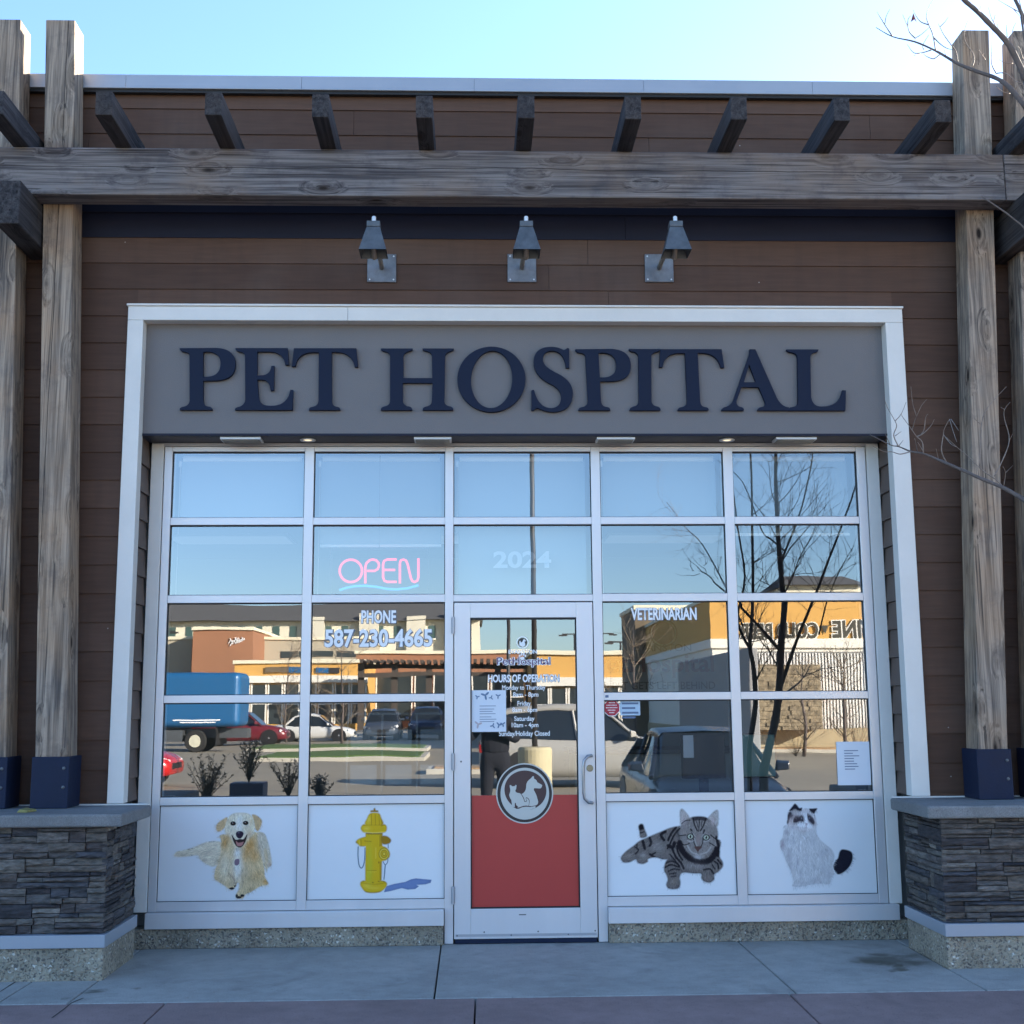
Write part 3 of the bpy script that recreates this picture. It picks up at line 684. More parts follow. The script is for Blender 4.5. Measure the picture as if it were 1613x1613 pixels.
    def build(s, name, parent, Y, rough=.5, th=.5, gam=1.2, sat=1.25, edge=.4):
        b_ = (s.a > th).astype(float)
        for _ in range(3):
            for ax in (0, 1): b_ = sum(np.roll(b_, k, ax) for k in range(-3, 4))/7
        s.c = s.c*(1-edge+edge*np.clip((b_-.45)*2.2, 0, 1))[..., None]
        s.c = np.clip(s.c, 0, 1)**gam; lum = s.c.mean(-1, keepdims=True); s.c = np.clip(lum+(s.c-lum)*sat, 0, 1)
        a_ = s.a[..., None]; s.c = np.where(a_ < .98, s.c*a_+np.array((.78, .79, .80))*(1-a_), s.c); th = .08
        me = bpy.data.meshes.new(name); q = s.cell
        gx_ = s.ox+np.arange(s.w+1)*q; gy_ = s.oy+np.arange(s.h+1)*q
        A, Bq = np.meshgrid(gx_, gy_); u = (A-806.5)/FOC; v = (Bq-806.5)/FOC
        d = np.stack([rt[i]*u-up[i]*v+fwd[i] for i in range(3)], -1); d = d/d[..., 1:2]
        W = np.array(CAM)+d*(Y-CAM.y); W[..., 1] = Y
        idx = np.arange((s.h+1)*(s.w+1)).reshape(s.h+1, s.w+1); keep = s.a > th; ys_, xs_ = np.nonzero(keep)
        F = np.stack([idx[ys_+1, xs_], idx[ys_+1, xs_+1], idx[ys_, xs_+1], idx[ys_, xs_]], 1)
        used, inv = np.unique(F, return_inverse=True)
        me.from_pydata(W.reshape(-1, 3)[used].tolist(), [], inv.reshape(F.shape).tolist())
        at_ = me.color_attributes.new('print', 'FLOAT_COLOR', 'CORNER')
        cc = np.ones((len(F), 4, 4)); cc[..., :3] = s.c[ys_, xs_][:, None, :]; at_.data.foreach_set('color', cc.ravel())
        if 'animal_print' not in MATS:
            m = bpy.data.materials.new('animal_print'); m.use_nodes = True; nt = m.node_tree; b = nt.nodes['Principled BSDF']
            an = nt.nodes.new('ShaderNodeAttribute'); an.attribute_name = 'print'; nt.links.new(an.outputs[0], b.inputs['Base Color']); b.inputs['Roughness'].default_value = rough; b.inputs['Specular IOR Level'].default_value = .12
            MATS['animal_print'] = m
        me.materials.append(MATS['animal_print']); o = bpy.data.objects.new(name, me); COL.objects.link(o); attach(o, parent); return o
PY = .0205
# --- dog (coordinates of the zoomed crop)
CR = (.74, .58, .37); CRL = (.80, .71, .56); TAN = (.55, .29, .10); SH = (.36, .26, .16)
d = Pic(270, 1270, 170, 150, 9.488)
d.poly([(40,740),(80,680),(200,650),(330,615),(480,550),(640,520),(760,560),(760,760),(660,890),(560,885),(430,800),(390,735),(250,750),(120,758)], CRL)
d.poly([(1260,420),(1380,400),(1440,520),(1480,700),(1500,870),(1440,930),(1425,990),(1390,900),(1330,760)], (.66,.58,.46))
d.line([(1400,650),(1420,800),(1400,880)], 50, (.62,.48,.30), .6)
d.blob(1470,870,40,40,(.5,.33,.26),.7)
d.poly([(760,420),(740,520),(735,700),(690,850),(650,960),(640,1080),(700,1130),(780,1180),(860,1240),(920,1250),(970,1190),(985,1150),(1010,1160),(1000,1250),(955,1340),(990,1385),(1070,1375),(1110,1320),(1180,1290),(1260,1240),(1330,1200),(1450,1165),(1400,1050),(1390,900),(1330,720),(1280,480),(1240,380)], CR)
d.blob(800,900,110,260,CRL,.8); d.blob(990,900,90,240,(.84,.82,.77),.9); d.blob(990,680,60,90,(.86,.84,.80),.9)
for x,y,rx,ry,o in ((800,540,60,110,.75),(1190,560,100,160,.75),(1240,740,100,130,.6),(1130,640,60,140,.55),(1290,1030,110,140,.35),(1400,1120,50,40,.8),(1100,740,60,110,.4)): d.blob(x,y,rx,ry,TAN,o)
for x,y,rx,ry,o in ((1180,1090,110,120,.4),(1060,1040,30,150,.35),(860,1000,25,60,.35),(1230,1230,70,40,.4),(1160,1250,60,60,.35)): d.blob(x,y,rx,ry,SH,o)
d.line([(860,1000),(920,1060),(960,1150),(985,1150)], 26, (.40,.30,.24), .7)
d.line([(1070,1080),(1060,1160),(1010,1260)], 18, (.5,.4,.33), .5)
d.line([(1060,960),(1000,1060),(950,1110)], 16, (.55,.48,.38), .5)
# head
d.poly([(680,370),(665,310),(690,255),(760,200),(840,165),(850,260),(790,330),(720,380)], (.66,.48,.29))
d.poly([(1200,130),(1260,130),(1330,180),(1355,230),(1330,320),(1290,375),(1240,320),(1220,220)], (.62,.45,.27))
d.line([(1240,190),(1225,280),(1270,370)], 22, (.42,.30,.18), .6); d.line([(780,350),(765,410)], 26, (.42,.30,.2), .7)
d.poly([(850,170),(920,110),(1040,95),(1150,110),(1215,170),(1245,280),(1230,400),(1160,480),(1100,560),(1020,612),(950,570),(890,480),(800,400),(810,280)], (.82,.73,.57))
d.blob(1020,250,60,150,(.86,.84,.80),.8); d.blob(1170,400,60,70,TAN,.35); d.blob(840,440,40,60,TAN,.35); d.blob(1110,320,60,50,(.6,.5,.36),.45)
for x,y,rx,ry,o in ((560,700,150,60,.35),(700,820,70,70,.4),(500,800,90,40,.45),(740,1100,60,40,.45),(1300,600,60,120,.35),(1120,960,40,120,.4),(900,1150,50,50,.4),(1020,640,90,26,.45),(200,735,120,16,.5)): d.blob(x,y,rx,ry,(.40,.33,.26),o)
d.blob(860,230,40,60,(.74,.60,.40),.5); d.blob(1190,220,40,70,(.70,.54,.33),.6); d.blob(850,480,60,70,(.62,.40,.20),.5); d.blob(1140,500,60,60,(.60,.38,.18),.5)
d.fur(6500, 46, 8, lambda x, y: (1.6+(x-1010)*-.0011) if x > 740 else 3.0, .26, seed=2)
d.poly([(900,430),(915,440),(960,500),(1020,490),(1080,490),(1120,430),(1135,425),(1110,520),(1070,590),(1020,618),(965,590),(925,520)], (.05,.03,.03), soft=10, cut=True)
d.poly([(965,520),(1000,545),(1060,535),(1080,530),(1060,580),(1020,598),(980,585)], (.50,.26,.24), soft=8, cut=True)
d.poly([(965,400),(1000,372),(1050,375),(1080,405),(1065,450),(1035,480),(1000,478),(970,445)], (.045,.03,.05), soft=9, cut=True)
d.blob(1005,395,20,10,(.3,.28,.34),.6)
for ex, ey in ((922,258),(1110,250)):
    d.blob(ex, ey, 42, 32, (.03,.022,.02), 1, hard=6); d.blob(ex+2, ey+2, 14, 12, (.16,.09,.05), .9); d.blob(ex-8, ey-8, 7, 6, (.8,.8,.8), .9)
d.poly([(950,800),(1010,790),(1015,850),(985,885),(945,870)], (.28,.20,.24), soft=8, cut=True)
for x,y,rx,ry in ((905,1230,45,18),(955,1195,20,16),(1000,1360,50,18),(1060,1335,30,20),(975,1330,20,16)): d.blob(x,y,rx,ry,(.035,.03,.035),1,hard=5)
d.build('dog_print', PAN[0], PY, gam=1.12, sat=1.12, edge=.10)
# --- hydrant
h = Pic(550, 1265, 140, 150, 10.75)
Y1 = (.74,.47,.02); Y2 = (.86,.63,.08); Y3 = (.40,.22,.02); GRN = (.60,.54,.04)
h.poly([(620,1410),(760,1370),(950,1335),(1050,1290),(1130,1275),(1395,1300),(1380,1350),(1290,1375),(1140,1385),(1180,1410),(1120,1455),(990,1465),(890,1440),(700,1490),(590,1510)], (.20,.27,.46), sm=False, soft=10)
h.poly([(185,1380),(200,1330),(260,1310),(420,1320),(560,1310),(630,1340),(640,1390),(600,1450),(520,1510),(400,1525),(280,1510),(215,1440)], Y1)
h.poly([(270,800),(560,800),(550,1310),(500,1340),(330,1340),(270,1320)], Y1, sm=False)
h.poly([(275,500),(570,500),(565,720),(620,760),(560,1000),(280,1000),(275,720)], Y1, sm=False)
h.poly([(110,665),(150,610),(260,570),(340,560),(400,620),(380,720),(260,735),(180,730),(150,700)], Y1)
h.poly([(540,565),(640,560),(710,625),(670,690),(560,690)], Y3)
h.poly([(195,430),(225,370),(290,355),(560,355),(620,370),(640,420),(615,490),(500,510),(300,505),(230,490)], Y1)
h.poly([(280,370),(300,260),(360,170),(500,170),(545,250),(565,370)], Y1)
h.poly([(355,155),(365,125),(410,120),(415,90),(440,82),(450,120),(490,125),(495,155)], Y3, sm=False)
h.blob(350,1000,70,420,GRN,.65); h.blob(330,1230,60,120,GRN,.6); h.blob(330,280,40,90,Y2,.8); h.blob(300,1400,90,50,Y2,.7); h.blob(290,430,80,40,Y2,.8)
h.line([(540,560),(545,1300)], 60, Y3, .55); h.line([(560,190),(560,370)], 50, Y3, .5); h.line([(290,515),(560,515)], 34, (.28,.17,.03), .75)
for x in (375,440,505): h.line([(x,190),(x+6,370)], 14, Y3, .6)
h.line([(220,480),(420,500),(620,480)], 16, Y2, .9); h.line([(230,375),(420,372),(620,375)], 8, Y3, .6)
h.line([(200,1350),(420,1375),(630,1350)], 14, Y3, .4); h.line([(250,1500),(400,1520),(540,1500)], 22, Y3, .6)
for x,y in ((240,1320),(400,1345),(500,1325),(590,1330)): h.blob(x,y,18,12,(.25,.15,.02),.9)
h.poly([(470,760),(560,730),(640,760),(690,840),(680,920),(620,970),(520,980),(460,900)], Y1)
for r_,c_ in ((105,Y3),(92,Y2),(70,Y3),(58,Y1),(34,Y3),(24,Y2)): h.blob(595-r_*.05,860,r_*.86,r_,c_,.9,hard=8)
h.line([(450,760),(450,930)], 22, Y2, .6); h.line([(500,1000),(500,1010)], 24, Y3, .8)
h.line([(260,640),(370,650)], 18, Y3, .6); h.line([(170,620),(175,720)], 16, Y2, .9); h.line([(200,615),(205,725)], 8, Y3, .8); h.blob(120,665,22,18,Y3,.9)
h.line([(300,1140),(460,1140)], 10, Y3, .6); h.line([(300,1165),(460,1165)], 8, Y2, .6)
h.blob(420,1440,150,30,Y2,.5)
CH = (.20,.27,.33)
h.line([(152,740),(150,900),(165,1040),(200,1100),(235,1070),(262,960),(268,760)], 17, CH, 1, cut=False)
h.line([(660,690),(662,760)], 13, CH, 1, cut=False); h.line([(655,930),(650,1000),(610,1045),(575,990)], 13, CH, 1, cut=False); h.line([(612,1045),(600,1180),(590,1290)], 17, CH, 1, cut=False)
h.fur(900, 26, 9, lambda x, y: 1.57, .08, edge=False, seed=3, op=.35)
h.build('hydrant_print', PAN[1], PY, gam=1.08, sat=1.0, edge=.22)
# --- tabby cat
T1 = (.235,.205,.19); T2 = (.15,.125,.13); T3 = (.52,.48,.45); TK = (.022,.018,.026)
t = Pic(970, 1265, 180, 145, 8.961)
t.poly([(318,330),(345,295),(385,300),(410,370),(440,470),(350,490),(330,400)], T1)
t.poly([(70,775),(130,690),(250,600),(340,530),(520,450),(640,400),(760,350),(880,325),(960,340),(960,800),(760,800),(660,795),(560,770),(460,790),(450,830),(380,860),(310,845),(280,800),(200,835),(110,840)], T1)
t.poly([(860,480),(840,620),(740,760),(690,860),(680,950),(710,1010),(730,1080),(710,1150),(740,1205),(820,1218),(890,1200),(915,1130),(905,1040),(950,985),(1100,995),(1200,1000),(1205,1060),(1250,1110),(1330,1125),(1390,1080),(1395,1010),(1450,970),(1510,900),(1510,830),(1470,760),(1470,660),(1430,500)], T1)
t.poly([(905,110),(940,80),(1000,140),(1040,200),(1060,300),(920,330),(905,220)], T3)
t.poly([(1290,230),(1350,150),(1410,100),(1445,110),(1450,220),(1430,330),(1300,320)], T3)
t.poly([(920,330),(960,260),(1060,200),(1180,185),(1290,205),(1400,290),(1440,400),(1435,520),(1380,640),(1280,740),(1180,780),(1060,720),(960,620),(910,520),(900,420)], (.32,.285,.265))
t.blob(960,230,35,90,(.52,.44,.44),.8); t.blob(1370,240,40,80,(.55,.45,.44),.8)
# markings
for L_, w in (([(850,340),(780,430),(740,520)],26),([(900,360),(830,440),(770,560),(730,640)],20),([(700,400),(640,450),(680,520)],34),([(480,490),(500,560),(480,600)],30),([(380,530),(400,600),(410,640)],34),([(300,580),(300,640)],14),([(270,620),(320,660),(280,720)],14),
              ([(900,560),(930,650),(1000,740),(1090,800),(1200,830),(1310,810),(1380,740),(1430,640)],74),([(860,600),(880,700),(940,800)],22),([(800,650),(850,760),(920,840),(960,920)],26),([(760,720),(830,800),(900,900)],16),([(700,850),(800,820),(900,880)],18),([(690,910),(780,870),(880,900)],20),([(740,960),(820,930),(900,940)],16),([(760,1000),(850,985)],16),([(780,1040),(850,1030)],12),
              ([(1390,820),(1440,860),(1450,920)],20),([(1440,800),(1490,860)],22),([(1360,870),(1400,930)],14),([(1240,940),(1330,930),(1380,990)],20),([(1420,480),(1450,620),(1440,740)],34),([(740,600),(800,620),(830,560)],44),([(480,720),(560,770)],26),([(560,770),(660,790)],20),([(560,700),(520,720)],20)):
    STR = globals().setdefault('STR', []); STR.append((L_, w)); t.line(L_, w*1.15, TK, .92)
t.blob(350,325,38,34,TK,1); t.line([(340,420),(400,405)], 18, TK, .8); t.poly([(318,330),(345,295),(385,300),(400,360),(330,380)], TK, cut=True)
t.blob(600,620,110,90,T3,.35); t.blob(1130,880,200,60,(.45,.4,.38),.5); t.blob(1160,760,70,40,(.62,.6,.6),.8); t.blob(400,740,60,50,T3,.5); t.blob(180,740,90,40,(.42,.36,.32),.5)
for x,y in ((740,1195),(800,1208),(860,1205),(895,1170),(1230,1090),(1290,1115),(1350,1105),(1385,1060),(110,830),(190,825),(330,845),(400,850)): t.blob(x,y,20,12,TK,.9)
t.blob(820,1100,60,50,(.34,.28,.24),.7); t.blob(1300,1050,60,40,(.30,.24,.22),.7)
t.fur(7000, 36, 7, lambda x, y: (1.9 if x < 1160 else 1.2) if (x > 900 and y < 780) else (2.6 if x < 700 else 1.5), .30, seed=5, op=.5)
for L_, w in STR: t.line(L_, w*.8, TK, .6, soft=16)
t.line([(700,840),(820,800),(930,960)], 14, TK, .5, soft=20); t.line([(480,800),(660,800)], 26, TK, .6, soft=26); t.line([(950,985),(1200,1000)], 26, TK, .6, soft=26); t.line([(860,380),(900,520),(880,640)], 30, TK, .45, soft=30)
# face
t.poly([(1080,200),(1180,185),(1290,205),(1270,250),(1180,240),(1100,250)], TK, cut=True, op=.8)
for L_, w in (([(1090,210),(1110,300),(1150,390)],20),([(1180,230),(1175,330),(1170,400)],14),([(1270,220),(1240,310),(1195,390)],20),([(1060,370),(1085,430)],24),([(1250,380),(1240,430)],24),([(1140,260),(1160,340)],10),([(1215,260),(1205,330)],10),([(1340,450),(1400,500),(1435,520)],16),([(1320,560),(1390,600)],14),([(900,460),(990,450)],14),([(905,540),(960,590),(1040,570)],14),([(930,290),(980,250),(1050,240)],12),([(1130,620),(1105,560),(1095,500)],14),([(1200,620),(1225,560),(1230,500)],14)):
    t.line(L_, w, TK, .85)
for L_, w in (([(1110,500),(1150,620)],18),([(1070,400),(1130,480)],14),([(1260,410),(1215,480)],14),([(1010,530),(1060,545),(1100,530)],18),([(1240,545),(1290,535),(1330,510)],18),([(1010,600),(1070,690),(1150,720)],26),([(1340,620),(1290,690),(1200,720)],26)):
    t.line(L_, w*.8, (.60,.57,.54), .5)
t.blob(1165,520,36,90,(.38,.30,.28),.8)
for ex, ey in ((1052,472),(1275,485)):
    t.blob(ex, ey, 50, 42, TK, 1, hard=6); t.blob(ex, ey, 37, 32, (.50,.52,.42), 1, hard=6); t.blob(ex+1, ey, 12, 22, (.01,.01,.01), 1, hard=5); t.blob(ex-8, ey-12, 6, 6, (.9,.9,.9), 1)
t.poly([(1110,615),(1215,615),(1180,660),(1160,690),(1140,665)], (.16,.09,.08), soft=8, cut=True); t.line([(1160,690),(1160,715)], 7, TK, .8)
t.build('tabby_cat_print', PAN[3], PY, gam=1.25, sat=1.0, edge=.18)
# --- ragdoll cat
W1 = (.62,.61,.61); W2 = (.42,.40,.43); BK = (.018,.018,.032); BR = (.14,.10,.11)
r = Pic(1215, 1260, 140, 145, 11.12)
r.poly([(1075,1130),(1120,1060),(1165,1020),(1190,920),(1230,870),(1300,870),(1390,900),(1425,960),(1420,1060),(1370,1170),(1280,1260),(1180,1305),(1110,1260),(1080,1190)], BK)
r.poly([(270,440),(220,520),(200,640),(150,740),(160,840),(220,950),(260,1080),(330,1220),(370,1350),(380,1450),(372,1510),(450,1520),(600,1510),(660,1490),(850,1470),(1000,1480),(1040,1440),(1060,1360),(1110,1280),(1080,1190),(1100,1050),(1100,960),(1050,860),(960,790),(860,700),(800,600),(790,460),(770,420)], W1)
r.poly([(300,205),(370,110),(410,65),(450,90),(490,140),(540,140),(520,220),(440,260),(290,300)], BK)
r.poly([(650,160),(730,150),(805,150),(770,210),(745,260),(700,240)], BK)
r.poly([(285,240),(300,205),(400,180),(520,190),(580,150),(640,155),(700,210),(760,260),(790,360),(785,450),(720,520),(640,550),(560,560),(440,520),(320,470),(270,420),(280,330)], (.62,.58,.58))
r.poly([(285,240),(350,210),(390,270),(330,320),(300,400),(275,380)], (.05,.045,.06), cut=True)
r.blob(430,300,90,80,(.36,.27,.26),.75); r.blob(340,350,50,60,(.5,.38,.36),.7); r.poly([(380,170),(430,160),(470,215),(400,260),(370,220)], (.45,.40,.38), cut=True, op=.8)
r.poly([(385,340),(430,280),(540,260),(570,330),(560,380),(500,370),(440,395),(390,390)], (.06,.045,.055), cut=True)
r.poly([(620,240),(680,260),(730,310),(760,380),(745,430),(710,410),(650,350)], (.05,.04,.055), cut=True)
r.poly([(570,230),(615,230),(625,320),(650,390),(720,440),(690,500),(600,480),(520,470),(450,440),(500,380),(570,390),(580,330)], (.80,.79,.80), cut=True)
r.blob(530,325,16,14,(.45,.52,.6),1); r.blob(535,330,7,8,BK,1); r.blob(668,318,12,12,(.4,.46,.55),1); r.blob(670,320,5,7,BK,1)
r.poly([(585,410),(640,410),(615,440)], (.42,.33,.36), soft=9, cut=True); r.line([(615,440),(610,480),(560,500)], 9, (.35,.28,.3), .8); r.line([(610,480),(650,490)], 9, (.35,.28,.3), .7)
r.blob(560,545,50,16,(.35,.28,.28),.7)
r.blob(200,780,45,110,(.36,.29,.33),.8); r.blob(270,560,60,60,(.34,.31,.34),.7); r.blob(310,960,60,160,W2,.7); r.blob(460,1080,20,120,(.33,.32,.38),.6); r.blob(740,1160,30,50,(.36,.36,.4),.6); r.blob(780,1400,120,70,W2,.6); r.blob(510,1290,30,110,(.4,.4,.45),.5); r.blob(880,950,100,80,W2,.4)
for L_ in ([(370,620),(400,720),(370,760)],[(480,600),(500,700)],[(480,780),(480,900)],[(400,560),(340,640)],[(560,620),(620,680)],[(320,470),(480,480)],[(860,1440),(870,1480)],[(660,1480),(850,1470)],[(400,1515),(600,1512)]): r.line(L_, 12, (.34,.35,.42), .7)
for L_ in ([(520,720),(515,900)],[(300,720),(330,800)],[(360,560),(380,620)],[(560,640),(600,690)]): r.line(L_, 14, (.82,.82,.83), .8)
for x,y,rx,ry,o in ((340,1200,40,140,.5),(560,1450,150,30,.5),(720,700,60,90,.25),(960,880,70,60,.35),(1000,1300,60,120,.4),(620,1050,40,160,.35),(900,1200,60,100,.3),(300,700,70,60,.4)): r.blob(x,y,rx,ry,(.36,.35,.39),o)
r.fur(6000, 60, 8, lambda x, y: (.6 if x > 1080 else 1.5+(x-600)*-.0006), .22, seed=8, op=.5)
r.build('white_cat_print', PAN[4], PY, gam=1.08, sat=1.0, edge=.12)

# ---- round logo on the door glass
LG = thing  # noqa
def lp(s): return px2xz(path(s), 770, 1195, 1613/110, 0.014)
LOGOY = .0135
lc = px2xz([(828, 800)], 770, 1195, 1613/110, LOGOY)[0]; lr = .1795*(.512/.512)
CREAM = mat('pale_logo_vinyl', (.56, .55, .50), .5); LDK = mat('dark_logo_vinyl', (.030, .022, .020), .5); LBR = mat('plum_logo_vinyl', (.070, .034, .032), .5)
disc = flat('logo_decal', [ell(lc[0], lc[1], .1835, .1895, 64)], LOGOY, 0, CREAM, door)
flat('logo_ring', [ell(lc[0], lc[1], .1755, .1815, 64)], LOGOY-.0004, 0, LDK, disc)
flat('logo_crescent', [ell(lc[0]+.001, lc[1]-.002, .156, .1625, 64)], LOGOY-.0008, 0, CREAM, disc)
flat('logo_field', [px2xz(ell(845, 730, 487, 455, 64, .25), 770, 1195, 1613/110, LOGOY)], LOGOY-.0012, 0, LBR, disc)
def LP(s): return px2xz(path(s), 770, 1195, 1613/110, LOGOY)
flat('logo_dog', [LP("735,825 ~800,800 825,765 ~860,720 862,640 ~865,540 930,490 985,440 1000,415 1030,400 1045,425 1042,460 ~1110,490 1118,545 1200,590 1232,610 ~1225,680 1180,690 1050,680 1035,720 ~1100,830 1115,900 1140,990 ~1140,1080 1050,1085 960,1105 880,1100 ~800,980")], LOGOY-.0016, 0, CREAM, disc)
flat('logo_cat', [LP("480,620 500,605 540,640 595,635 625,600 640,620 630,700 610,740 ~620,790 700,795 ~770,820 800,900 ~830,960 850,1000 ~900,1020 880,1080 800,1090 680,1130 540,1100 520,960 ~470,880 470,830 ~500,760 495,720")], LOGOY-.0020, 0, CREAM, disc)
flat('logo_hand', [LP("520,1110 ~600,1150 700,1150 ~780,1110 880,1110 960,1118 1060,1095 1085,1110 1070,1140 960,1175 950,1195 1060,1215 1170,1200 1180,1225 1080,1270 ~980,1360 840,1365 ~600,1350 440,1140 380,1000 470,1080")], LOGOY-.0024, 0, CREAM, disc)
flat('logo_line', [LP("740,825 755,820 ~820,900 830,985 ~880,990 865,940 ~840,890 880,895 ~960,930 935,1040 925,1090 915,1088 ~960,960 880,908 ~850,905 880,960 ~880,1010 820,995 ~800,900"), LP("560,1115 600,1120 600,1025 625,1020 630,1070 680,1110 650,1125 700,1140 ~800,1080 880,1085 1000,1100 1070,1082 1072,1092 1000,1112 880,1100 ~800,1100 700,1155 640,1160")], LOGOY-.0028, 0, LBR, disc)

# ---- vinyl lettering
def fitpx(x0, x1, y0, y1, Y): a = at(x0, y1, Y); b = at(x1, y0, Y); return (a.x, b.x, a.z, b.z)
GY = .0275; DY = .0155
def outlined(name, body, box, Y, parent, m1, m2, b1=.030, b2=.075):
    o = text(name, body, box, Y, m1, parent, bold=b1)
    g_ = (box[1]-box[0])/max(1, len(body))*.07
    text('outline', body, (box[0]-g_*.7, box[1]+g_*1.1, box[2]-g_*1.2, box[3]+g_*.5), Y+.0008, m2, parent, bold=b2); return o
outlined('phone_lettering', 'PHONE', fitpx(569, 624, 961, 982, GY), GY, PANES[1, 2], VINYL, VINYLS)
outlined('number_lettering', '587-230-4665', fitpx(511, 681, 990, 1020, GY), GY, PANES[1, 2], VINYL, VINYLS)
outlined('veterinarian_lettering', 'VETERINARIAN', fitpx(994, 1097, 957, 977, GY), GY, PANES[3, 2], VINYL, VINYLS)
text('street_number', '2024', fitpx(777, 868, 868, 895, .0335), .0335, mat('faint_white_vinyl', (.46, .50, .52), .5), PANES[2, 1], bold=.03)
outlined('hours_heading', 'HOURS OF OPERATION', fitpx(769, 881, 1062, 1075, DY), DY-.003, door, VINYL, VINYLS)
for body, x0, x1, y0, y1 in (('Monday to Thursday', 791, 859, 1079, 1089), ('8am - 8pm', 808, 848, 1090, 1100), ('Friday', 815, 836, 1104, 1114), ('8am - 6pm', 807, 846, 1114, 1124),
                             ('Saturday', 810, 842, 1128, 1138), ('10am - 4pm', 806, 848, 1138, 1148), ('Sunday/Holiday Closed', 786, 866, 1151, 1162)):
    text('hours_line', body, fitpx(x0, x1, y0, y1, DY), DY, VINYL, door, bold=.016)
text('town_lettering', 'EVANSTON', fitpx(801, 846, 1023, 1030, DY), DY, VINYL, door, bold=.03)
outlined('name_lettering', 'PetHospital', fitpx(783, 867, 1035, 1051, DY), DY-.003, door, PURPLE, VINYL, 0.0, .07)
paw = [px2xz(ell(823, 1037, 3.2, 2.6, 16), 0, 0, 1, DY-.003)]+[px2xz(ell(823+dx, 1033+dy, 1.4, 1.9, 12), 0, 0, 1, DY-.003) for dx, dy in ((-4.5, 0), (-1.7, -2), (1.7, -2), (4.5, 0))]
flat('paw_mark', paw, DY-.0035, 0, VINYL, door)
c0 = px2xz([(823, 1012)], 0, 0, 1, DY)[0]
flat('small_logo', [ell(c0[0], c0[1], .040, .040, 32), ell(c0[0], c0[1], .034, .034, 32)], DY, 0, VINYL, door)
flat('small_logo_field', [ell(c0[0], c0[1], .030, .030, 32)], DY, 0, LDK, door)
flat('small_logo_animals', [[(c0[0]+(x-830)*.0000585*1.02, c0[1]-(y-800)*.0000585) for x, y in path("480,1000 500,620 540,640 625,600 620,790 ~740,820 862,640 ~865,540 985,440 1030,400 1118,545 1232,610 1180,690 1050,680 1140,990 1100,1180 840,1300 500,1120")]], DY-.0006, 0, VINYL, door)

# ---- wall mounted lamps above the sign
def wall_lamp(i, pxc, sx, label):
    pc = at(pxc, 423, YW-.011)
    L = thing('wall_lamp', label, 'wall lamp', (pc.x, YW, pc.z), 'lamps above the pet hospital sign')
    X = pc.x; Z = pc.z; y0 = YW-.0115
    MB().box(X-.095, X+.095, y0-.012, y0+.008, Z-.097, Z+.097).build('back_plate', PLATE, L, bevel=.004)
    bl = MB()
    for a, b in ((-1, -1), (1, -1), (1, 1), (-1, 1)): bl.lathe((X+a*.078, y0-.012, Z+b*.08), [(.006, 0), (.005, .004)], 10, 'Y')
    bl.build('bolt', GALV, L, each=True)
    ye = -.95; tip = at(sx, 352, ye); zc = at(sx, 400, ye).z; zt2 = at(sx, 361, ye).z; ztip = at(sx, 341, ye).z
    MB().tube([(X, y0-.01, Z), (X, y0-.10, Z+.005), (X, y0-.28, Z+.0), (X, ye+.06, zc+.00), (X, ye+.0, zc+.06)], .016, 12).build('arm', mat('pale_bronze_arm', (.30, .25, .20), .45, .3), L, smooth=True)
    def ring(h, z): return [(X-h, ye-h, z), (X+h, ye-h, z), (X+h, ye+h, z), (X-h, ye+h, z)]
    MB().loft([ring(.082, zc), ring(.040, zt2), ring(.036, zt2+.002), ring(.078, zc)], cap=False).build('shade', DARKM, L, bevel=.002)
    MB().box(X-.040, X+.040, ye-.040, ye+.040, zt2+.0025, zt2+.040).build('shade_cap', DARKM, L, bevel=.004)
    MB().lathe((X, ye, zt2+.04), [(.013, 0), (.013, ztip-zt2-.045), (.010, ztip-zt2-.04)], 14).build('finial', GALV, L)
    MB().lathe((X, ye, zc+.04), [(.03, 0), (.036, .02), (.02, .05)], 14).build('bulb', mat('frosted_bulb', (.6, .6, .58), .4), L)
wall_lamp(0, 601.5, 584, 'dark metal wall lamp at the left, above the letters ET')
wall_lamp(1, 822, 827, 'dark metal wall lamp in the middle, above the letters OS')
wall_lamp(2, 1038, 1063, 'dark metal wall lamp at the right, above the letters IT')

# ---- fixtures under the sign soffit
for i, (x0, x1, lb) in enumerate(((347, 411, 'leftmost of the four flat rectangular lamps under the grey sign band'), (652, 711, 'second from left of the four flat rectangular lamps under the sign band'), (940, 1000, 'third from left of the four flat rectangular lamps under the sign band'), (1222, 1286, 'rightmost of the four flat rectangular lamps under the grey sign band'))):
    a = at(x0, 684, -.19).x; b = at(x1, 684, -.19).x
    L = thing('soffit_lamp', lb, 'soffit lamp', ((a+b)/2, -.14, 3.21), 'rectangular lamps under the sign')
    MB().box(a, b, -.20, -.075, 3.196, 3.2135).build('housing', GALV, L, bevel=.003)
    MB().box(a+.012, b-.012, -.19, -.085, 3.192, 3.1955).build('lens', mat('grey_lens', (.22, .20, .16), .4), L)
for px, lb in ((485, 'round downlight between the two left rectangular lamps under the sign'), (1145, 'round downlight between the two right rectangular lamps under the sign')):
    a = at(px, 690, -.12)
    L = thing('downlight', lb, 'downlight', (a.x, -.12, 3.21), 'round downlights under the sign')
    MB().lathe((a.x, -.12, 3.2135), [(.045, 0), (.052, -.004), (.050, -.009), (.038, -.010), (.034, -.004)], 28).build('rim', GALV, L, smooth=True)
    MB().lathe((a.x, -.12, 3.2130), [(.033, -.002), (.020, -.007), (.004, -.009)], 20).build('bulb', mat('downlight_glint', (.8, .7, .5), .4, emit=(1, .8, .5), estr=.25), L, smooth=True)  # lamp is off; weak warm emission imitates a glint on the lens

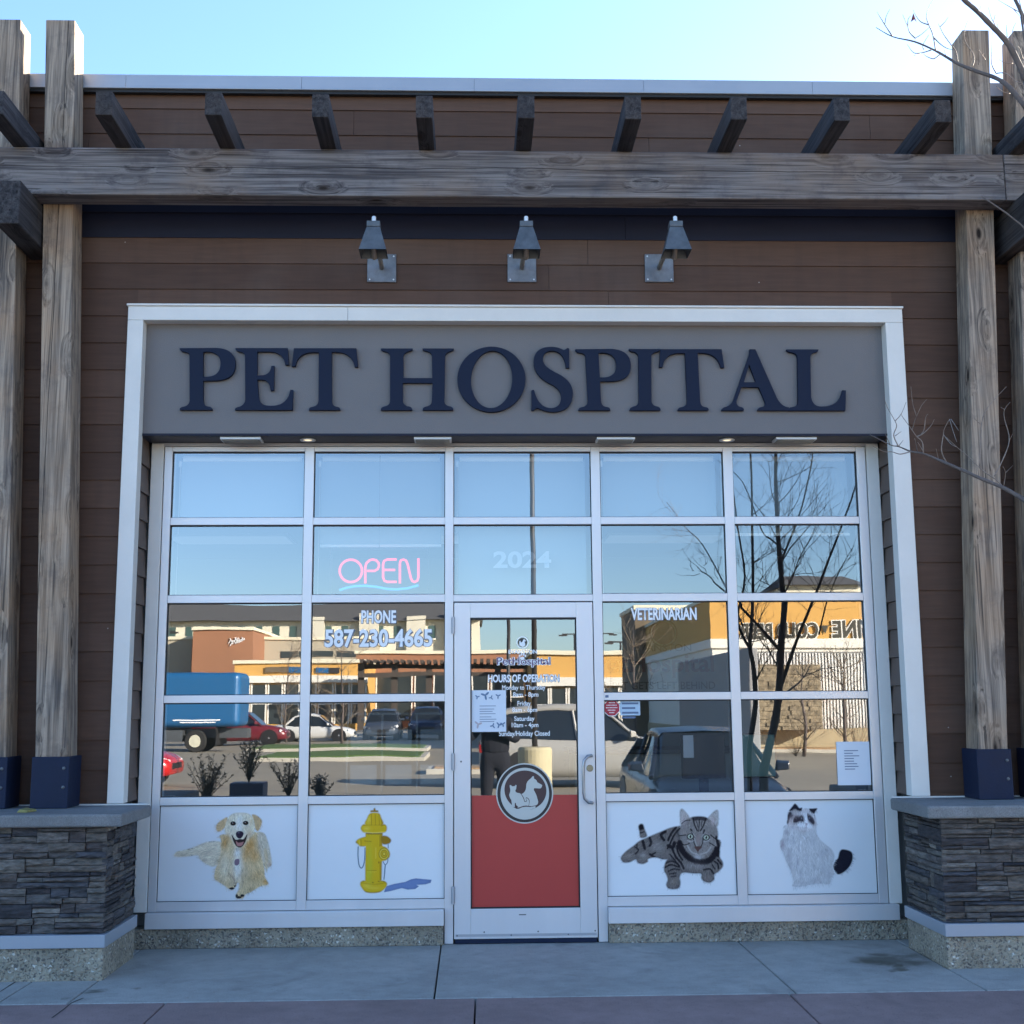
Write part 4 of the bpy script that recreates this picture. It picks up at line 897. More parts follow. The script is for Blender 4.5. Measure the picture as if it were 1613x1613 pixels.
# ================================================================= STONE PIERS
def ledgestone(mb, p0, ax, nrm, length, z0, z1, seed):
    """random coursed thin stones on a plane: p0 start, ax unit along, nrm outward"""
    rg = random.Random(seed); p0 = Vector(p0); ax = Vector(ax); nrm = Vector(nrm); z = z0
    while z < z1-.006:
        H = min(rg.choice((.052, .062, .075, .085)), z1-z)
        if z1-z-H < .02: H = z1-z
        x = 0
        while x < length-.004:
            W = rg.uniform(.11, .42)
            if length-x-W < .07: W = length-x
            rows = rg.choice((1, 2, 2, 2, 3)) if H > .05 else 1
            zz_ = z; cuts = sorted(rg.uniform(.3, .7) for _ in range(rows-1)); hs = [0]+cuts+[1]
            if rows == 3: hs = [0, rg.uniform(.26, .38), rg.uniform(.6, .74), 1]
            for k in range(rows):
                a0, a1 = z+hs[k]*H, z+hs[k+1]*H
                xs_ = [x, x+W]
                if rg.random() < .45 and W > .2: xs_ = [x, x+W*rg.uniform(.3, .7), x+W]
                for u0, u1 in zip(xs_[:-1], xs_[1:]):
                    dp = rg.uniform(.010, .042); g_ = .0022
                    n = max(2, int((u1-u0)/.035)); ringsF = []
                    o = len(mb.v); mv = 3
                    for i in range(n+1):
                        u = u0+g_+(u1-u0-2*g_)*i/n
                        for j in range(mv+1):
                            zz2 = a0+g_+(a1-a0-2*g_)*j/mv
                            e = (0 if (i in (0, n)) else 1)*(0 if j in (0, mv) else 1)
                            dd = dp*(1 if e else .72)+rg.uniform(-.0035, .0035)
                            jz = rg.uniform(-.002, .002) if not (j in (0, mv)) else rg.uniform(-.0009, .0009)
                            q = p0+ax*u+nrm*dd; mb.v.append((q.x, q.y, zz2+jz))
                    F = n+1
                    for i in range(n):
                        for j in range(mv):
                            a = o+i*(mv+1)+j; mb.f.append((a, a+mv+1, a+mv+2, a+1))
                    # rim back to the core
                    rim = [o+i*(mv+1) for i in range(n+1)]+[o+n*(mv+1)+j for j in range(1, mv+1)]+[o+i*(mv+1)+mv for i in range(n-1, -1, -1)]+[o+j for j in range(mv-1, 0, -1)]
                    ob = len(mb.v)
                    for ri in rim:
                        v = Vector(mb.v[ri]); q = v-nrm*((v-p0).dot(nrm)+.004); mb.v.append(tuple(q))
                    for k2 in range(len(rim)):
                        k3 = (k2+1) % len(rim); mb.f.append((rim[k2], ob+k2, ob+k3, rim[k3]))
            x += W
        z += H
def pier(xin, sgn, label, seed):
    P_ = thing('stone_pier', label, 'stone pier', (xin+sgn*1.2, -.5, 0), 'stone piers beside the shop front')
    xo = xin+sgn*2.6
    a, b = min(xin, xo), max(xin, xo)
    MB().box(a, b, -.905, -.262, -.01, .175).build('plinth', AGG, P_, bevel=.008)
    MB().box(a-.012 if sgn > 0 else a, b+.012 if sgn < 0 else b, -.925, -.262, .1755, .245).build('flashing', CAPM, P_, bevel=.003)
    core_in = xin+sgn*.035
    MB().box(min(core_in, xo), max(core_in, xo), -.865, -.262, .2455, .825).build('pier_core', BLACK, P_)
    s_ = MB()
    if sgn < 0:
        ledgestone(s_, (xo, -.868, 0), (1, 0, 0), (0, -1, 0), core_in-xo+.025, .247, .824, seed)
        ledgestone(s_, (core_in+.003, -.88, 0), (0, 1, 0), (1, 0, 0), .61, .247, .824, seed+1)
    else:
        ledgestone(s_, (core_in-.025, -.868, 0), (1, 0, 0), (0, -1, 0), xo-core_in+.025, .247, .824, seed)
        ledgestone(s_, (core_in-.003, -.27, 0), (0, -1, 0), (-1, 0, 0), .61, .247, .824, seed+1)
    s_.build('stone_veneer', STONE, P_)
    ci = xin-sgn*.085
    cb = MB().box(min(ci, xo), max(ci, xo), -.955, -.315, .825, .897); cb.build('stone_cap', CAPST, P_, bevel=.014, seg=3)
    MB().box(min(ci+sgn*.02, xo), max(ci+sgn*.02, xo), -.314, -.283, .885, .903).build('cap_flashing', WHITE, P_)
    return P_
pier(-2.040, -1, 'dark ledgestone pier with concrete cap left of the dog panel', 11)
pier(2.672, 1, 'dark ledgestone pier with concrete cap right of the white cat panel', 31)
tag(MB().hexa([(-2.585, -.82, .898), (-2.52, -.83, .898), (-2.50, -.72, .898), (-2.58, -.70, .898)], [(-2.575, -.81, .915), (-2.525, -.82, .912), (-2.51, -.73, .912), (-2.575, -.71, .918)]).build('shim', mat('mossy_wood', (.22, .2, .07), .8, noise=.3, nscale=40), bevel=.004), 'small mossy wooden shim on the left pier cap', 'wood scrap')

# ================================================================= TIMBER PERGOLA
PG = thing('timber_pergola', 'weathered timber pergola with heavy posts and a long beam over the shop front', 'pergola', (.3, -.55, 0))
WB = wood('beam_timber', (.215, .198, .198), (.068, .062, .068), 0, crack=(4.835, 2, .055))
WP = wood('post_timber', (.375, .300, .235), (.115, .095, .083), 2, crack=None, seed=3.1, knots=1.15)
WPC = wood('split_post_timber', (.375, .300, .235), (.115, .095, .083), 2, crack=(-2.63, 0, .02), seed=5.7, knots=1.15)
WR = wood('rafter_timber', (.060, .057, .062), (.020, .020, .024), 1, knots=.5)
b0 = -.70
def beam(x0, x1): return MB().box(x0, x1, -.53-.002, b0, 4.650, 4.962).build('beam', WB, PG, bevel=.008)
beam(-9, -3.95); beam(-3.947, 3.418); beam(3.422, 9.3)
RX = [-3.47, -2.83, -2.190, -1.540, -.906, -.285, .329, .974, 1.615, 2.245, 2.870, 3.51, 4.15]
rr_ = random.Random(5)
for x in RX:
    j = rr_.uniform(-.008, .008)
    MB().box(x-.050, x+.050, -1.128+j, -.284, 4.965, 5.112+rr_.uniform(-.003, .003)).build('rafter', WR, PG, bevel=.005)
def post(bx, tx, w, m, Yf=-.53, Yb=-.34, top=5.925):
    """bx: centre x at z 1.2, tx: centre x at the top; posts splay slightly outwards"""
    k = (tx-bx)/(5.925-1.2); x0 = bx-k*.3
    mb = MB(); rings = []
    for z in np.linspace(.905, top, 13):
        cx = bx+k*(z-1.2); rings.append([(cx-w/2, Yf, z), (cx+w/2, Yf, z), (cx+w/2, Yb, z), (cx-w/2, Yb, z)])
    mb.loft(rings); o = mb.build('post', m, PG, bevel=.006)
    cxb = bx-k*.15; w2 = w/2+.016
    s_ = MB().box(cxb-w2, cxb+w2, Yf-.022, Yb+.018, .8985, 1.197); sh_ = s_.build('post_shoe', NAVY, PG, bevel=.004)
    bl = MB()
    for zz3 in (1.02, 1.13): bl.lathe((cxb+w2-.03, Yf-.022, zz3), [(.010, 0), (.009, .005), (.003, .007)], 12, 'Y')
    bl.build('bolt', DARKM, sh_, each=True)
post(-2.503, -2.685, .188, WPC); post(-2.865, -3.035, .188, WP)
post(3.168, 3.374, .182, WP); post(3.515, 3.722, .182, WP)
# cross beams running out between the paired posts
for x0, x1 in ((-2.878, -2.735), (3.472, 3.600)):
    MB().box(x0, x1, -.905, -.284, 4.372, 4.6485).build('cross_beam', WR, PG, bevel=.007)

# ================================================================= NOTICES AND STICKERS
def sheet(name, x0, x1, y0, y1, m, label, cat, Y=.0255, tilt=0):
    a, b, c, d_ = fitpx(x0, x1, y0, y1, Y)
    n = 5; mb = MB(); rg = random.Random(x0)
    for i in range(n+1):
        for j in range(n+1):
            mb.v.append((a+(b-a)*i/n, Y-.0016*abs(math.sin(i*1.9+j*.8)), c+(d_-c)*j/n+tilt*(i/n-.5)))
    for i in range(n):
        for j in range(n): q = i*(n+1)+j; mb.f.append((q, q+n+1, q+n+2, q+1))
    o = mb.build(name, m, smooth=True); tag(o, label, cat); return o, (a, b, c, d_)
nt1, bx = sheet('paper_notice', 743, 797, 1087, 1153, PAPER, 'pale blue paper notice with flower corners taped inside the door glass', 'notice', Y=.0130)
fl = MB()
for z in (1.475, 1.455, 1.44, 1.425, 1.405, 1.39, 1.375): fl.box(.045, .045+.11*random.Random(z).uniform(.6, 1), .0104, .0108, z, z+.0035)
fl.build('printed_lines', INK, nt1)
bf = []
rb_ = random.Random(4)
for cx, cz, s_ in ((.082, 1.545, 1.1), (.03, 1.535, .6), (.12, 1.53, .6), (.165, 1.54, .7), (.17, 1.355, .8), (.13, 1.35, .7), (.195, 1.36, .7), (.035, 1.36, 1.0)):
    a0_ = rb_.uniform(0, 3)
    bf += [ell(cx+.013*s_*math.cos(a0_+k*2.1), cz+.013*s_*math.sin(a0_+k*2.1), .015*s_, .006*s_, 12, a0_+k*2.1) for k in range(3)]
for i_, q in enumerate(bf): flat('printed_flower', [q], .0103-.0001*i_, 0, mat('blue_print', (.14, .22, .34), .6) if i_ < 21 else mat('pink_print', (.5, .42, .44), .6), nt1)
nt2, bx = sheet('paper_notice', 1320, 1371, 1168, 1237, PAPER, 'plain white paper notice at the lower right corner of the last window', 'notice')
fl = MB(); q = bx
for k, z in enumerate(np.linspace(bx[3]-.06, bx[2]+.10, 8)): fl.box(bx[0]+.05, bx[0]+.05+.10*random.Random(k).uniform(.5, 1), .0226, .0230, z, z+.005)
fl.build('printed_lines', INK, nt2)
oc = at(963.5, 1115, .0265); r8 = .058
octo = flat('security_sticker', [[(oc.x+r8*math.cos(R(22.5+45*k)), oc.z+r8*math.sin(R(22.5+45*k))) for k in range(8)]], .0265, 0, VINYL)
tag(octo, 'red octagonal sticker with white lines on the glass beside the door handle', 'sticker')
flat('red_field', [[(oc.x+r8*.92*math.cos(R(22.5+45*k)), oc.z+r8*.92*math.sin(R(22.5+45*k))) for k in range(8)]], .0258, 0, mat('sticker_red', (.45, .03, .05), .5), octo)
fl = MB()
for k, w_ in enumerate((.035, .066, .074, .05, .03)):
    z = oc.z+.030-.016*k; x_ = oc.x-w_/2
    while x_ < oc.x+w_/2: fl.box(x_, x_+.005, .0250, .0252, z, z+.0065); x_ += .0085
fl.build('printed_lines', VINYL, octo)
st, bx = sheet('parking_sticker', 977, 1008, 1102, 1127, mat('pale_blue_sticker', (.45, .58, .70), .5), 'pale blue rectangular sticker on the glass beside the red octagon', 'sticker', Y=.0262)
fl = MB()
for k in range(4): fl.box(bx[0]+.012, bx[1]-.012-.02*(k % 2), .0236, .0240, bx[3]-.03-.03*k, bx[3]-.018-.03*k)
fl.build('printed_lines', INK, st)
tag(MB().box(at(953.5, 1095, 0).x, at(958.5, 1095, 0).x, -.001, .0005, 1.525, 1.541).build('frame_sticker', INK), 'tiny blue sticker on the frame beside the door handle', 'sticker')

# ================================================================= NEON OPEN SIGN
NE = thing('neon_open_sign', 'pink and blue neon sign reading OPEN behind the second window', 'neon sign', (-.6, .06, 2.2))
NP = mat('pink_neon', (.10, .02, .03), .5, emit=(.26, .010, .022), estr=1.0); NB = mat('blue_neon', (.0, .03, .08), .5, emit=(.0, .07, .22), estr=1.0)
def np_(pts, closed=False):
    P = [at(510+x/8.489, 840+y/8.489, .07) for x, y in pts]
    return P+[P[0]] if closed else P
nt_ = MB()
nt_.tube(np_([(362+150*math.cos(t), 503+150*math.sin(t)) for t in [2*math.pi*k/28 for k in range(29)]]), .0082, 8)
nt_.tube(np_([(555, 670), (555, 450), (570, 400), (610, 362), (650, 350), (700, 360), (735, 400), (738, 440), (720, 480), (680, 503), (580, 503)]), .0082, 8)
nt_.tube(np_([(975, 350), (850, 350), (805, 370), (793, 420), (793, 590), (810, 635), (850, 650), (975, 650)]), .0082, 8); nt_.tube(np_([(800, 490), (955, 490)]), .0082, 8)
nt_.tube(np_([(1018, 670), (1018, 400), (1030, 362), (1065, 350), (1100, 365), (1120, 410), (1165, 600), (1185, 640), (1215, 652), (1250, 635), (1265, 590), (1265, 335)]), .0082, 8)
nt_.build('pink_tube', NP, NE, smooth=True, each=True)
MB().tube(np_([(210, 760), (300, 730), (420, 706), (560, 702), (700, 715), (850, 745), (980, 750), (1120, 735), (1265, 695)]), .0075, 8).build('blue_tube', NB, NE, smooth=True)
a, b = at(522, 865, .09), at(675, 935, .09)
bk = MB().tube([(a.x, .09, a.z), (b.x, .09, a.z), (b.x, .09, b.z), (a.x, .09, b.z), (a.x, .09, a.z)], .005, 6)
bk.build('support_frame', DARKM, NE)
MB().tube([(-.62, .09, a.z), (-.62, .09, 3.15)], .0015, 5).build('chain', DARKM, NE)

# ================================================================= INTERIOR
RM = mat('interior_wall', (.30, .31, .31), .8)
room = MB(); RX0, RX1, RY = -4.2, 4.6, 6.5
room.box(RX0, RX1, RY, RY+.1, 0, 3.3).box(RX0-.1, RX0, .12, RY, 0, 3.3).box(RX1, RX1+.1, .12, RY, 0, 3.3)
room.box(RX0, -2.05, .112, .20, 0, 3.3).box(2.66, RX1, .112, .20, 0, 3.3)
room.build('interior_wall', RM, kind='structure')
MB().box(RX0, RX1, .112, RY, 3.22, 3.3).build('interior_ceiling', mat('ceiling_tile', (.45, .45, .44), .9), kind='structure')
MB().box(RX0, RX1, .112, RY, -.1, .005).build('interior_floor', mat('vinyl_floor', (.16, .14, .12), .4, noise=.1, nscale=3), kind='structure')
for x, y, lb in ((-2.5, 4.7, 'lit ceiling panel deep in the room behind the first window column'), (-.35, 4.7, 'lit ceiling panel in the room, seen above the open sign'), (2.0, 4.7, 'lit ceiling panel in the room behind the right windows')):
    L = thing('ceiling_light', lb, 'ceiling light', (x, y, 3.2), 'ceiling panels inside the room')
    MB().box(x-.62, x+.62, y-.32, y+.32, 3.195, 3.2195).build('frame', WHITE, L)
    MB().box(x-.59, x+.59, y-.29, y+.29, 3.190, 3.1945).build('diffuser', mat('lit_diffuser', (.8, .8, .8), .5, emit=(.9, .97, 1), estr=.012), L)
BL = mat('roller_blind', (.25, .30, .33), .85, noise=.02, nscale=2)
for c, (a, b) in enumerate(GX):
    low = (2.69, 2.55, 2.19, 2.69, 2.62)[c]
    lb = ('pale roller blind behind the top left window', 'pale roller blind above the open sign', 'long pale roller blind behind the street number 2024', 'pale roller blind above the word VETERINARIAN', 'pale roller blind behind the top right window')[c]
    L = thing('roller_blind', lb, 'roller blind', ((a+b)/2, .15, 3.1), 'roller blinds in the windows')
    MB().box(a+.030, b-.028, .140, .1415, low, 3.14).build('fabric', BL, L)
    MB().cyl((a+.04, .15, 3.135), (1, 0, 0), .022, .022, b-a-.08, 14).build('roller', WHITE, L)
    MB().box(a+.030, b-.028, .136, .146, low-.018, low).build('bottom_rail', WHITE, L)
    MB().box(a+.014, a+.030, .13, .15, 3.08, 3.12).build('bracket', WHITE, L)
    MB().tube([(a+.022, .14, 3.10), (a+.022, .14, 2.2)], .0018, 5).build('pull_cord', WHITE, L)
# wall sign inside
WS = thing('reception_wall_sign', 'grey interior wall sign with round logo and burgundy letters seen through the fourth window', 'wall sign', (1.75, 5.0, 1.6))
BUR = mat('burgundy_letters', (.16, .03, .06), .5); GRL = mat('grey_letters', (.09, .09, .10), .5)
def ip(px, py, Y=4.9): return at(px, py, Y)
sb0 = ip(920, 1092); sb1 = ip(1135, 960)
MB().box(sb0.x-.1, sb1.x+.12, 4.92, 4.98, sb0.z-.05, sb1.z+.12).build('sign_board', mat('grey_sign_board', (.34, .35, .36), .6), WS)
bx = (ip(937, 1060).x, ip(1125, 1060).x, ip(1000, 1068).z, ip(1000, 1030).z); text('sign_lettering', 'PetHospital', bx, 4.9, BUR, WS, bold=.02)
bx = (ip(935, 1060).x, ip(1126, 1060).x, ip(1000, 1086).z, ip(1000, 1074).z); text('slogan_lettering', 'NO PET GETS LEFT BEHIND', bx, 4.9, GRL, WS, bold=.01)
cc = ip(1045, 997); flat('round_logo', [ell(cc.x, cc.z, .15, .15, 40), ell(cc.x, cc.z, .135, .135, 40)], 4.9, 0, GRL, WS)
flat('round_logo_field', [ell(cc.x, cc.z, .12, .12, 40)], 4.9, 0, BUR, WS)
bx = (ip(1000, 1060).x, ip(1090, 1060).x, ip(1000, 1026).z, ip(1000, 1015).z); text('town_lettering', 'EVANSTON', bx, 4.9, GRL, WS, bold=.01)
# reception desk, monitors, plants
DK = thing('reception_desk', 'pale reception desk with dark top inside behind the right windows', 'desk', (1.9, 3.2, 0))
MB().box(.9, 3.4, 3.0, 3.6, .006, 1.05).build('desk_front', mat('pale_laminate', (.42, .40, .36), .5), DK, bevel=.01)
MB().box(.85, 3.45, 2.92, 3.65, 1.051, 1.09).build('desk_top', mat('dark_laminate', (.06, .055, .05), .35), DK, bevel=.006)
def monitor(x, y, w, label, face):
    L = thing('monitor', label, 'monitor', (x, y, .5), 'monitors behind the right windows')
    z0 = .98; MB().box(x-w/2, x+w/2, y, y+.03, z0, z0+.30).build('casing', BLACK, L, bevel=.006)
    MB().box(x-w/2+.012, x+w/2-.012, y-.003, y-.0005, z0+.012, z0+.288).build('screen', face, L)
    MB().box(x-.03, x+.03, y+.005, y+.035, .78, z0).box(x-.10, x+.10, y-.05, y+.09, .766, .780).build('stand', BLACK, L)
CT = thing('window_counter', 'low dark counter standing inside behind the two right windows', 'counter', (1.9, .5, 0))
MB().box(.9, 2.58, .30, .85, .735, .765).build('counter_top', mat('dark_laminate', (.06, .055, .05), .35), CT, bevel=.006)
MB().box(.95, 2.5, .35, .80, .006, .7345).build('cabinet', mat('pale_laminate', (.42, .40, .36), .5), CT)
monitor(1.57, .42, .30, 'black monitor standing behind the fourth window', mat('dark_screen', (.015, .02, .03), .2))
monitor(1.92, .42, .30, 'monitor with a teal screen behind the last window', mat('teal_screen', (.02, .06, .08), .2, emit=(.01, .05, .06), estr=.15))
PS = thing('wall_poster', 'small white poster beside the black monitor behind the fourth window', 'poster', (1.47, .40, 1.2))
MB().box(1.43, 1.50, .400, .405, 1.12, 1.27).build('poster_sheet', PAPER, PS)

def leafy(name, x, y, z, h, w, n, col, label, cat, pot=None, seed=0, group=None):
    rg = random.Random(seed); L = thing(name, label, cat, (x, y, z), group)
    st_ = MB(); lf = MB(); m_ = mat('leaf_'+str(col), col, .6, noise=.3, nscale=20)
    for k in range(max(5, n//30)):
        a_ = rg.uniform(0, 6.28); tx_, ty_ = x+math.cos(a_)*w*rg.uniform(.2, 1), y+math.sin(a_)*w*.4*rg.uniform(.2, 1); hh = h*rg.uniform(.5, 1)
        P = [Vector((x+(tx_-x)*t_**1.3, y+(ty_-y)*t_**1.3, z+hh*t_)) for t_ in (0, .35, .7, 1)]
        st_.tube(P, [.005, .004, .003, .001], 5)
        for q_ in range(30):
            t_ = rg.uniform(.15, 1); i_ = min(2, int(t_*3)); p = P[i_].lerp(P[i_+1], t_*3-i_) if t_ < 1 else P[3]
            s_ = rg.uniform(.010, .026); v1 = Vector((rg.uniform(-1, 1), rg.uniform(-1, 1), rg.uniform(-.3, 1))).normalized(); v2 = v1.cross(Vector((rg.uniform(-1, 1), rg.uniform(-1, 1), rg.uniform(-1, 1)))).normalized()
            lf.add([p, p+v1*s_+v2*s_*.3, p+v1*s_*2, p+v1*s_-v2*s_*.3], [(0, 1, 2, 3)])
    st_.build('stem', mat('stem_brown', (.06, .045, .03), .8), L); lf.build('leaves', m_, L)
    if pot: MB().box(x-w*.8, x+w*.8, y-.14, y+.14, .0005, z).build('planter', mat('blue_grey_pot', (.16, .19, .25), .6), L, bevel=.006)
    return L
WC = thing('window_shelf', 'low shelf inside holding the planters behind the two left windows', 'shelf', (-1.1, .45, 0))
MB().box(-1.97, -.2, .26, .70, .76, .785).box(-1.95, -1.91, .28, .68, .006, .7595).box(-.26, -.22, .28, .68, .006, .7595).build('shelf_board', mat('pale_laminate', (.42, .40, .36), .5), WC)
leafy('potted_plant', -2.28, -4.75, .72, .46, .21, 760, (.12, .15, .10), 'leafy dark plant in a blue grey planter, mirrored in the lower left window', 'potted plant', True, 1)
leafy('potted_plant', -2.72, -4.80, .52, .50, .30, 900, (.17, .19, .15), 'feathery plant left of the leafy dark plant, mirrored in the window', 'potted plant', True, 2)
leafy('potted_plant', -1.88, -4.78, .56, .44, .24, 560, (.19, .18, .14), 'thin grassy plant right of the leafy dark plant, mirrored in the window', 'potted plant', True, 3)
leafy('potted_plant', -1.56, -4.80, .50, .30, .17, 700, (.11, .13, .11), 'low bushy dark plant mirrored in the corner of the second lower window', 'potted plant', True, 4)
BR_ = thing('brochure_rack', 'brochure rack with clear pockets standing inside behind the second lower window', 'brochure rack', (-.6, .6, .79))
rk = MB(); pk = MB()
for i in range(3):
    for j in range(2):
        x0 = -.86+i*.24; z0 = .95+j*.24
        pk.box(x0+.02, x0+.20, .588, .590, z0, z0+.13)
    rk.box(-.86+i*.24-.012, -.86+i*.24, .60, .615, .786, 1.42)
rk.box(-.872, -.15, .60, .615, 1.42, 1.435)
rk.build('rack_frame', mat('rack_grey', (.25, .26, .25), .5), BR_); pk.build('brochures', mat('faded_brochure', (.30, .34, .36), .5), BR_)

# ================================================================= STREET TREE beside the shop (its boughs reach into view, its stems show in the glass)
TREE = thing('street_tree', 'bare multi stemmed street tree whose twigs reach in from the right', 'tree', (2.62, -3.0, 0))
BARK = mat('grey_brown_bark', (.12, .095, .085), .85, noise=.35, nscale=14, bump=.6, bscale=60, stretch=(1, 1, .25))
rt_ = random.Random(21)
trunk = MB(); twig = MB()
DT = 8.03+3.0
def rp(px, py, dy=0): return refl(px, py, DT+dy)
def grow(p, dirv, ln, r, depth, mb):
    pts = [p]; d0 = dirv.normalized(); n = 4
    e_ = p+d0*ln-CAM
    if p.y > -4.2 and e_.y > 0 and e_.dot(rt)/e_.dot(fwd)*FOC+806 < 1640: return
    for i in range(n):
        d0 = (d0+Vector((rt_.gauss(0, .13), rt_.gauss(0, .13), rt_.gauss(.05, .10)))).normalized(); pts.append(pts[-1]+d0*ln/n)
    rs = [r*(1-.16*i) for i in range(n+1)]; rs[-1] = max(.0006, r*.30)
    mb.tube(pts, rs, 5 if r < .006 else 7, cap=False)
    if depth <= 0: return
    for k in range(rt_.randint(2, 4)):
        i = rt_.randint(1, n-1); q = pts[i].lerp(pts[i+1], rt_.random())
        sd_ = Vector((rt_.gauss(0, 1), rt_.gauss(0, .8), rt_.gauss(.2, .7))).normalized()
        grow(q, (d0+sd_*.85).normalized(), ln*rt_.uniform(.45, .7), r*.50, depth-1, mb)
def stem(pts, r0, r1, mb, twigs=0, tl=.5, n=9, depth=2):
    pts = [Vector(p) for p in pts]; N = len(pts); rs = [r0+(r1-r0)*i/(N-1) for i in range(N)]
    fine = []; fr_ = []
    for i in range(N-1):
        p0, p1, p2, p3 = pts[max(i-1, 0)], pts[i], pts[i+1], pts[min(i+2, N-1)]
        for j in range(4):
            t_ = j/4; fine.append(.5*((2*p1)+(-p0+p2)*t_+(2*p0-5*p1+4*p2-p3)*t_*t_+(-p0+3*p1-3*p2+p3)*t_**3)); fr_.append((rs[i]*(1-t_)+rs[i+1]*t_)*rt_.uniform(.93, 1.09))
    fine.append(pts[-1]); fr_.append(rs[-1]); mb.tube(fine, fr_, n)
    for k in range(twigs):
        i = rt_.randint(len(fine)//4, len(fine)-2); t_ = (fine[i+1]-fine[i]).normalized()
        sd_ = Vector((rt_.gauss(0, 1), rt_.gauss(0, .45), rt_.gauss(.3, .5))).normalized()
        grow(fine[i], (t_*.8+sd_).normalized(), tl*rt_.uniform(.5, 1.1), max(.0022, fr_[i]*.28), depth, twig)
base = Vector((2.60, -3.0, 0))
s1 = [base, rp(1203, 1230), rp(1207, 1196), rp(1222, 1130), rp(1228, 1073), rp(1231, 1010), rp(1236, 950), rp(1233, 931), rp(1228, 875), rp(1225, 831), rp(1222, 760), rp(1222, 714)]
top1 = s1[-1]; s1 += [top1+Vector((-.02, .05, .5)), top1+Vector((.03, .1, 1.1)), top1+Vector((.05, .1, 1.8))]
stem(s1, .044, .006, trunk, 28, .7)
s3 = [rp(1229, 1085), rp(1254, 1012), rp(1279, 950), rp(1294, 911), rp(1321, 841), rp(1347, 767)]; s3 += [s3[-1]+Vector((.15, .1, .6)), s3[-1]+Vector((.35, .15, 1.3))]
stem(s3, .017, .004, trunk, 28, .6)
s2 = [base+Vector((-.10, -.05, -.02)), rp(1180, 1200, .1), rp(1190, 1110, .1), rp(1187, 1053, .1), rp(1181, 1020, .1), rp(1184, 980, .1), rp(1186, 925, .1), rp(1185, 841, .1), rp(1182, 714, .1)]
s2 += [s2[-1]+Vector((-.04, -.1, .7)), s2[-1]+Vector((-.02, -.1, 1.5))]
stem(s2, .028, .005, trunk, 28, .6)
s4 = [rp(1181, 1022, .1), rp(1170, 1001, .1), rp(1162, 971, .1), rp(1173, 908, .15), rp(1162, 831, .2), rp(1150, 741, .25)]; s4 += [s4[-1]+Vector((-.1, -.1, .7))]
stem(s4, .015, .004, trunk, 28, .6)
s5 = [rp(1170, 985, .25), rp(1141, 921, .9), rp(1106, 858, 1.6), rp(1080, 831, 2.1), rp(1050, 790, 2.6)]
stem(s5, .009, .0025, trunk, 12, .5)
stem([rp(1231, 880), rp(1237, 868), rp(1260, 808), rp(1272, 760), rp(1280, 717), rp(1284, 650)], .011, .005, trunk, 8, .5)
stem([rp(1290, 1000), rp(1303, 946), rp(1322, 900), rp(1345, 860)], .008, .003, trunk, 8, .5)
stem([rp(1236, 868), rp(1215, 850), rp(1200, 835), rp(1170, 760), rp(1130, 725)], .009, .003, trunk, 8, .5)
# boughs seen directly
def dp(ox, oy, k, pts, y0, y1):
    n = len(pts); return [at(ox+x/k, oy+y/k, y0+(y1-y0)*i/(n-1)) for i, (x, y) in enumerate(pts)]
A = dp(1380, 0, 6.923, [(1640,1180),(1450,950),(1300,850),(1100,780),(900,700),(780,630),(640,550),(420,455),(180,400),(0,300)], -2.9, -2.5)
stem([s1[12], A[0]+Vector((.18, 0, -.35)), A[0]], .020, .012, trunk, 0); stem(A, .0120, .0016, trunk, 0, n=7)
Bb = dp(1380, 0, 6.923, [(1640,880),(1520,620),(1420,450),(1250,270),(1100,120),(960,0),(900,-80)], -3.0, -3.1)
stem([s1[12], Bb[0]+Vector((.05, 0, -.3)), Bb[0]], .024, .014, trunk, 0); stem(Bb, .0135, .009, trunk, 0, n=8)
Cc = dp(1380, 0, 6.923, [(1660,330),(1590,150),(1520,0),(1490,-60)], -2.8, -2.8); stem(Cc, .010, .007, trunk, 0, n=7)
stem([s1[12]+Vector((.1, 0, 0)), Cc[0]], .012, .010, trunk, 0)
E_ = dp(1370, 600, 6.638, [(1660,1290),(1590,1230),(1400,1120),(1160,1020),(960,930),(800,860),(720,825),(560,760),(430,738),(300,685),(220,670),(0,560)], -2.85, -2.45)
stem([s1[5]+Vector((0, 0, -.1)), E_[0]+Vector((.12, -.02, -.12)), E_[0]], .018, .010, trunk, 0); stem(E_, .0105, .0014, trunk, 0, n=7)
TW8 = [[(1400,1120),(1330,1040),(1200,950),(1110,870),(1020,780),(920,700),(800,590)],[(1145,900),(1160,650),(1170,450),(1200,340),(1280,220),(1430,60)],[(1170,450),(1100,400),(1040,260)],[(800,850),(750,730),(770,560),(780,500),(835,400)],[(770,560),(850,660),(910,690)],[(835,400),(870,520),(910,640)],[(850,400),(930,520)],
       [(560,755),(550,640),(490,580),(440,510),(340,370),(330,345)],[(500,580),(560,550),(640,470),(675,400)],[(540,560),(570,500),(585,380),(610,345)],[(490,370),(450,240),(430,60)],[(490,370),(540,260),(600,190)],[(445,510),(470,420),(490,370)],[(300,685),(250,570),(280,480),(265,420),(180,270),(150,160)],[(265,420),(330,345),(380,220)],[(430,738),(320,765),(230,740),(150,740),(30,680)],[(720,825),(695,710)],[(1300,1000),(1380,850),(1460,620),(1410,400),(1410,300),(1470,220)],[(1460,620),(1530,490)],[(1410,300),(1370,275)],[(1400,1100),(1420,960),(1390,890)],[(1420,960),(1500,880)],[(300,685),(350,620)],[(265,575),(330,530)],[(960,930),(950,860)],[(210,660),(165,560)],[(500,730),(470,600)],[(560,740),(520,670),(500,640)],[(1140,1000),(1130,900)]]
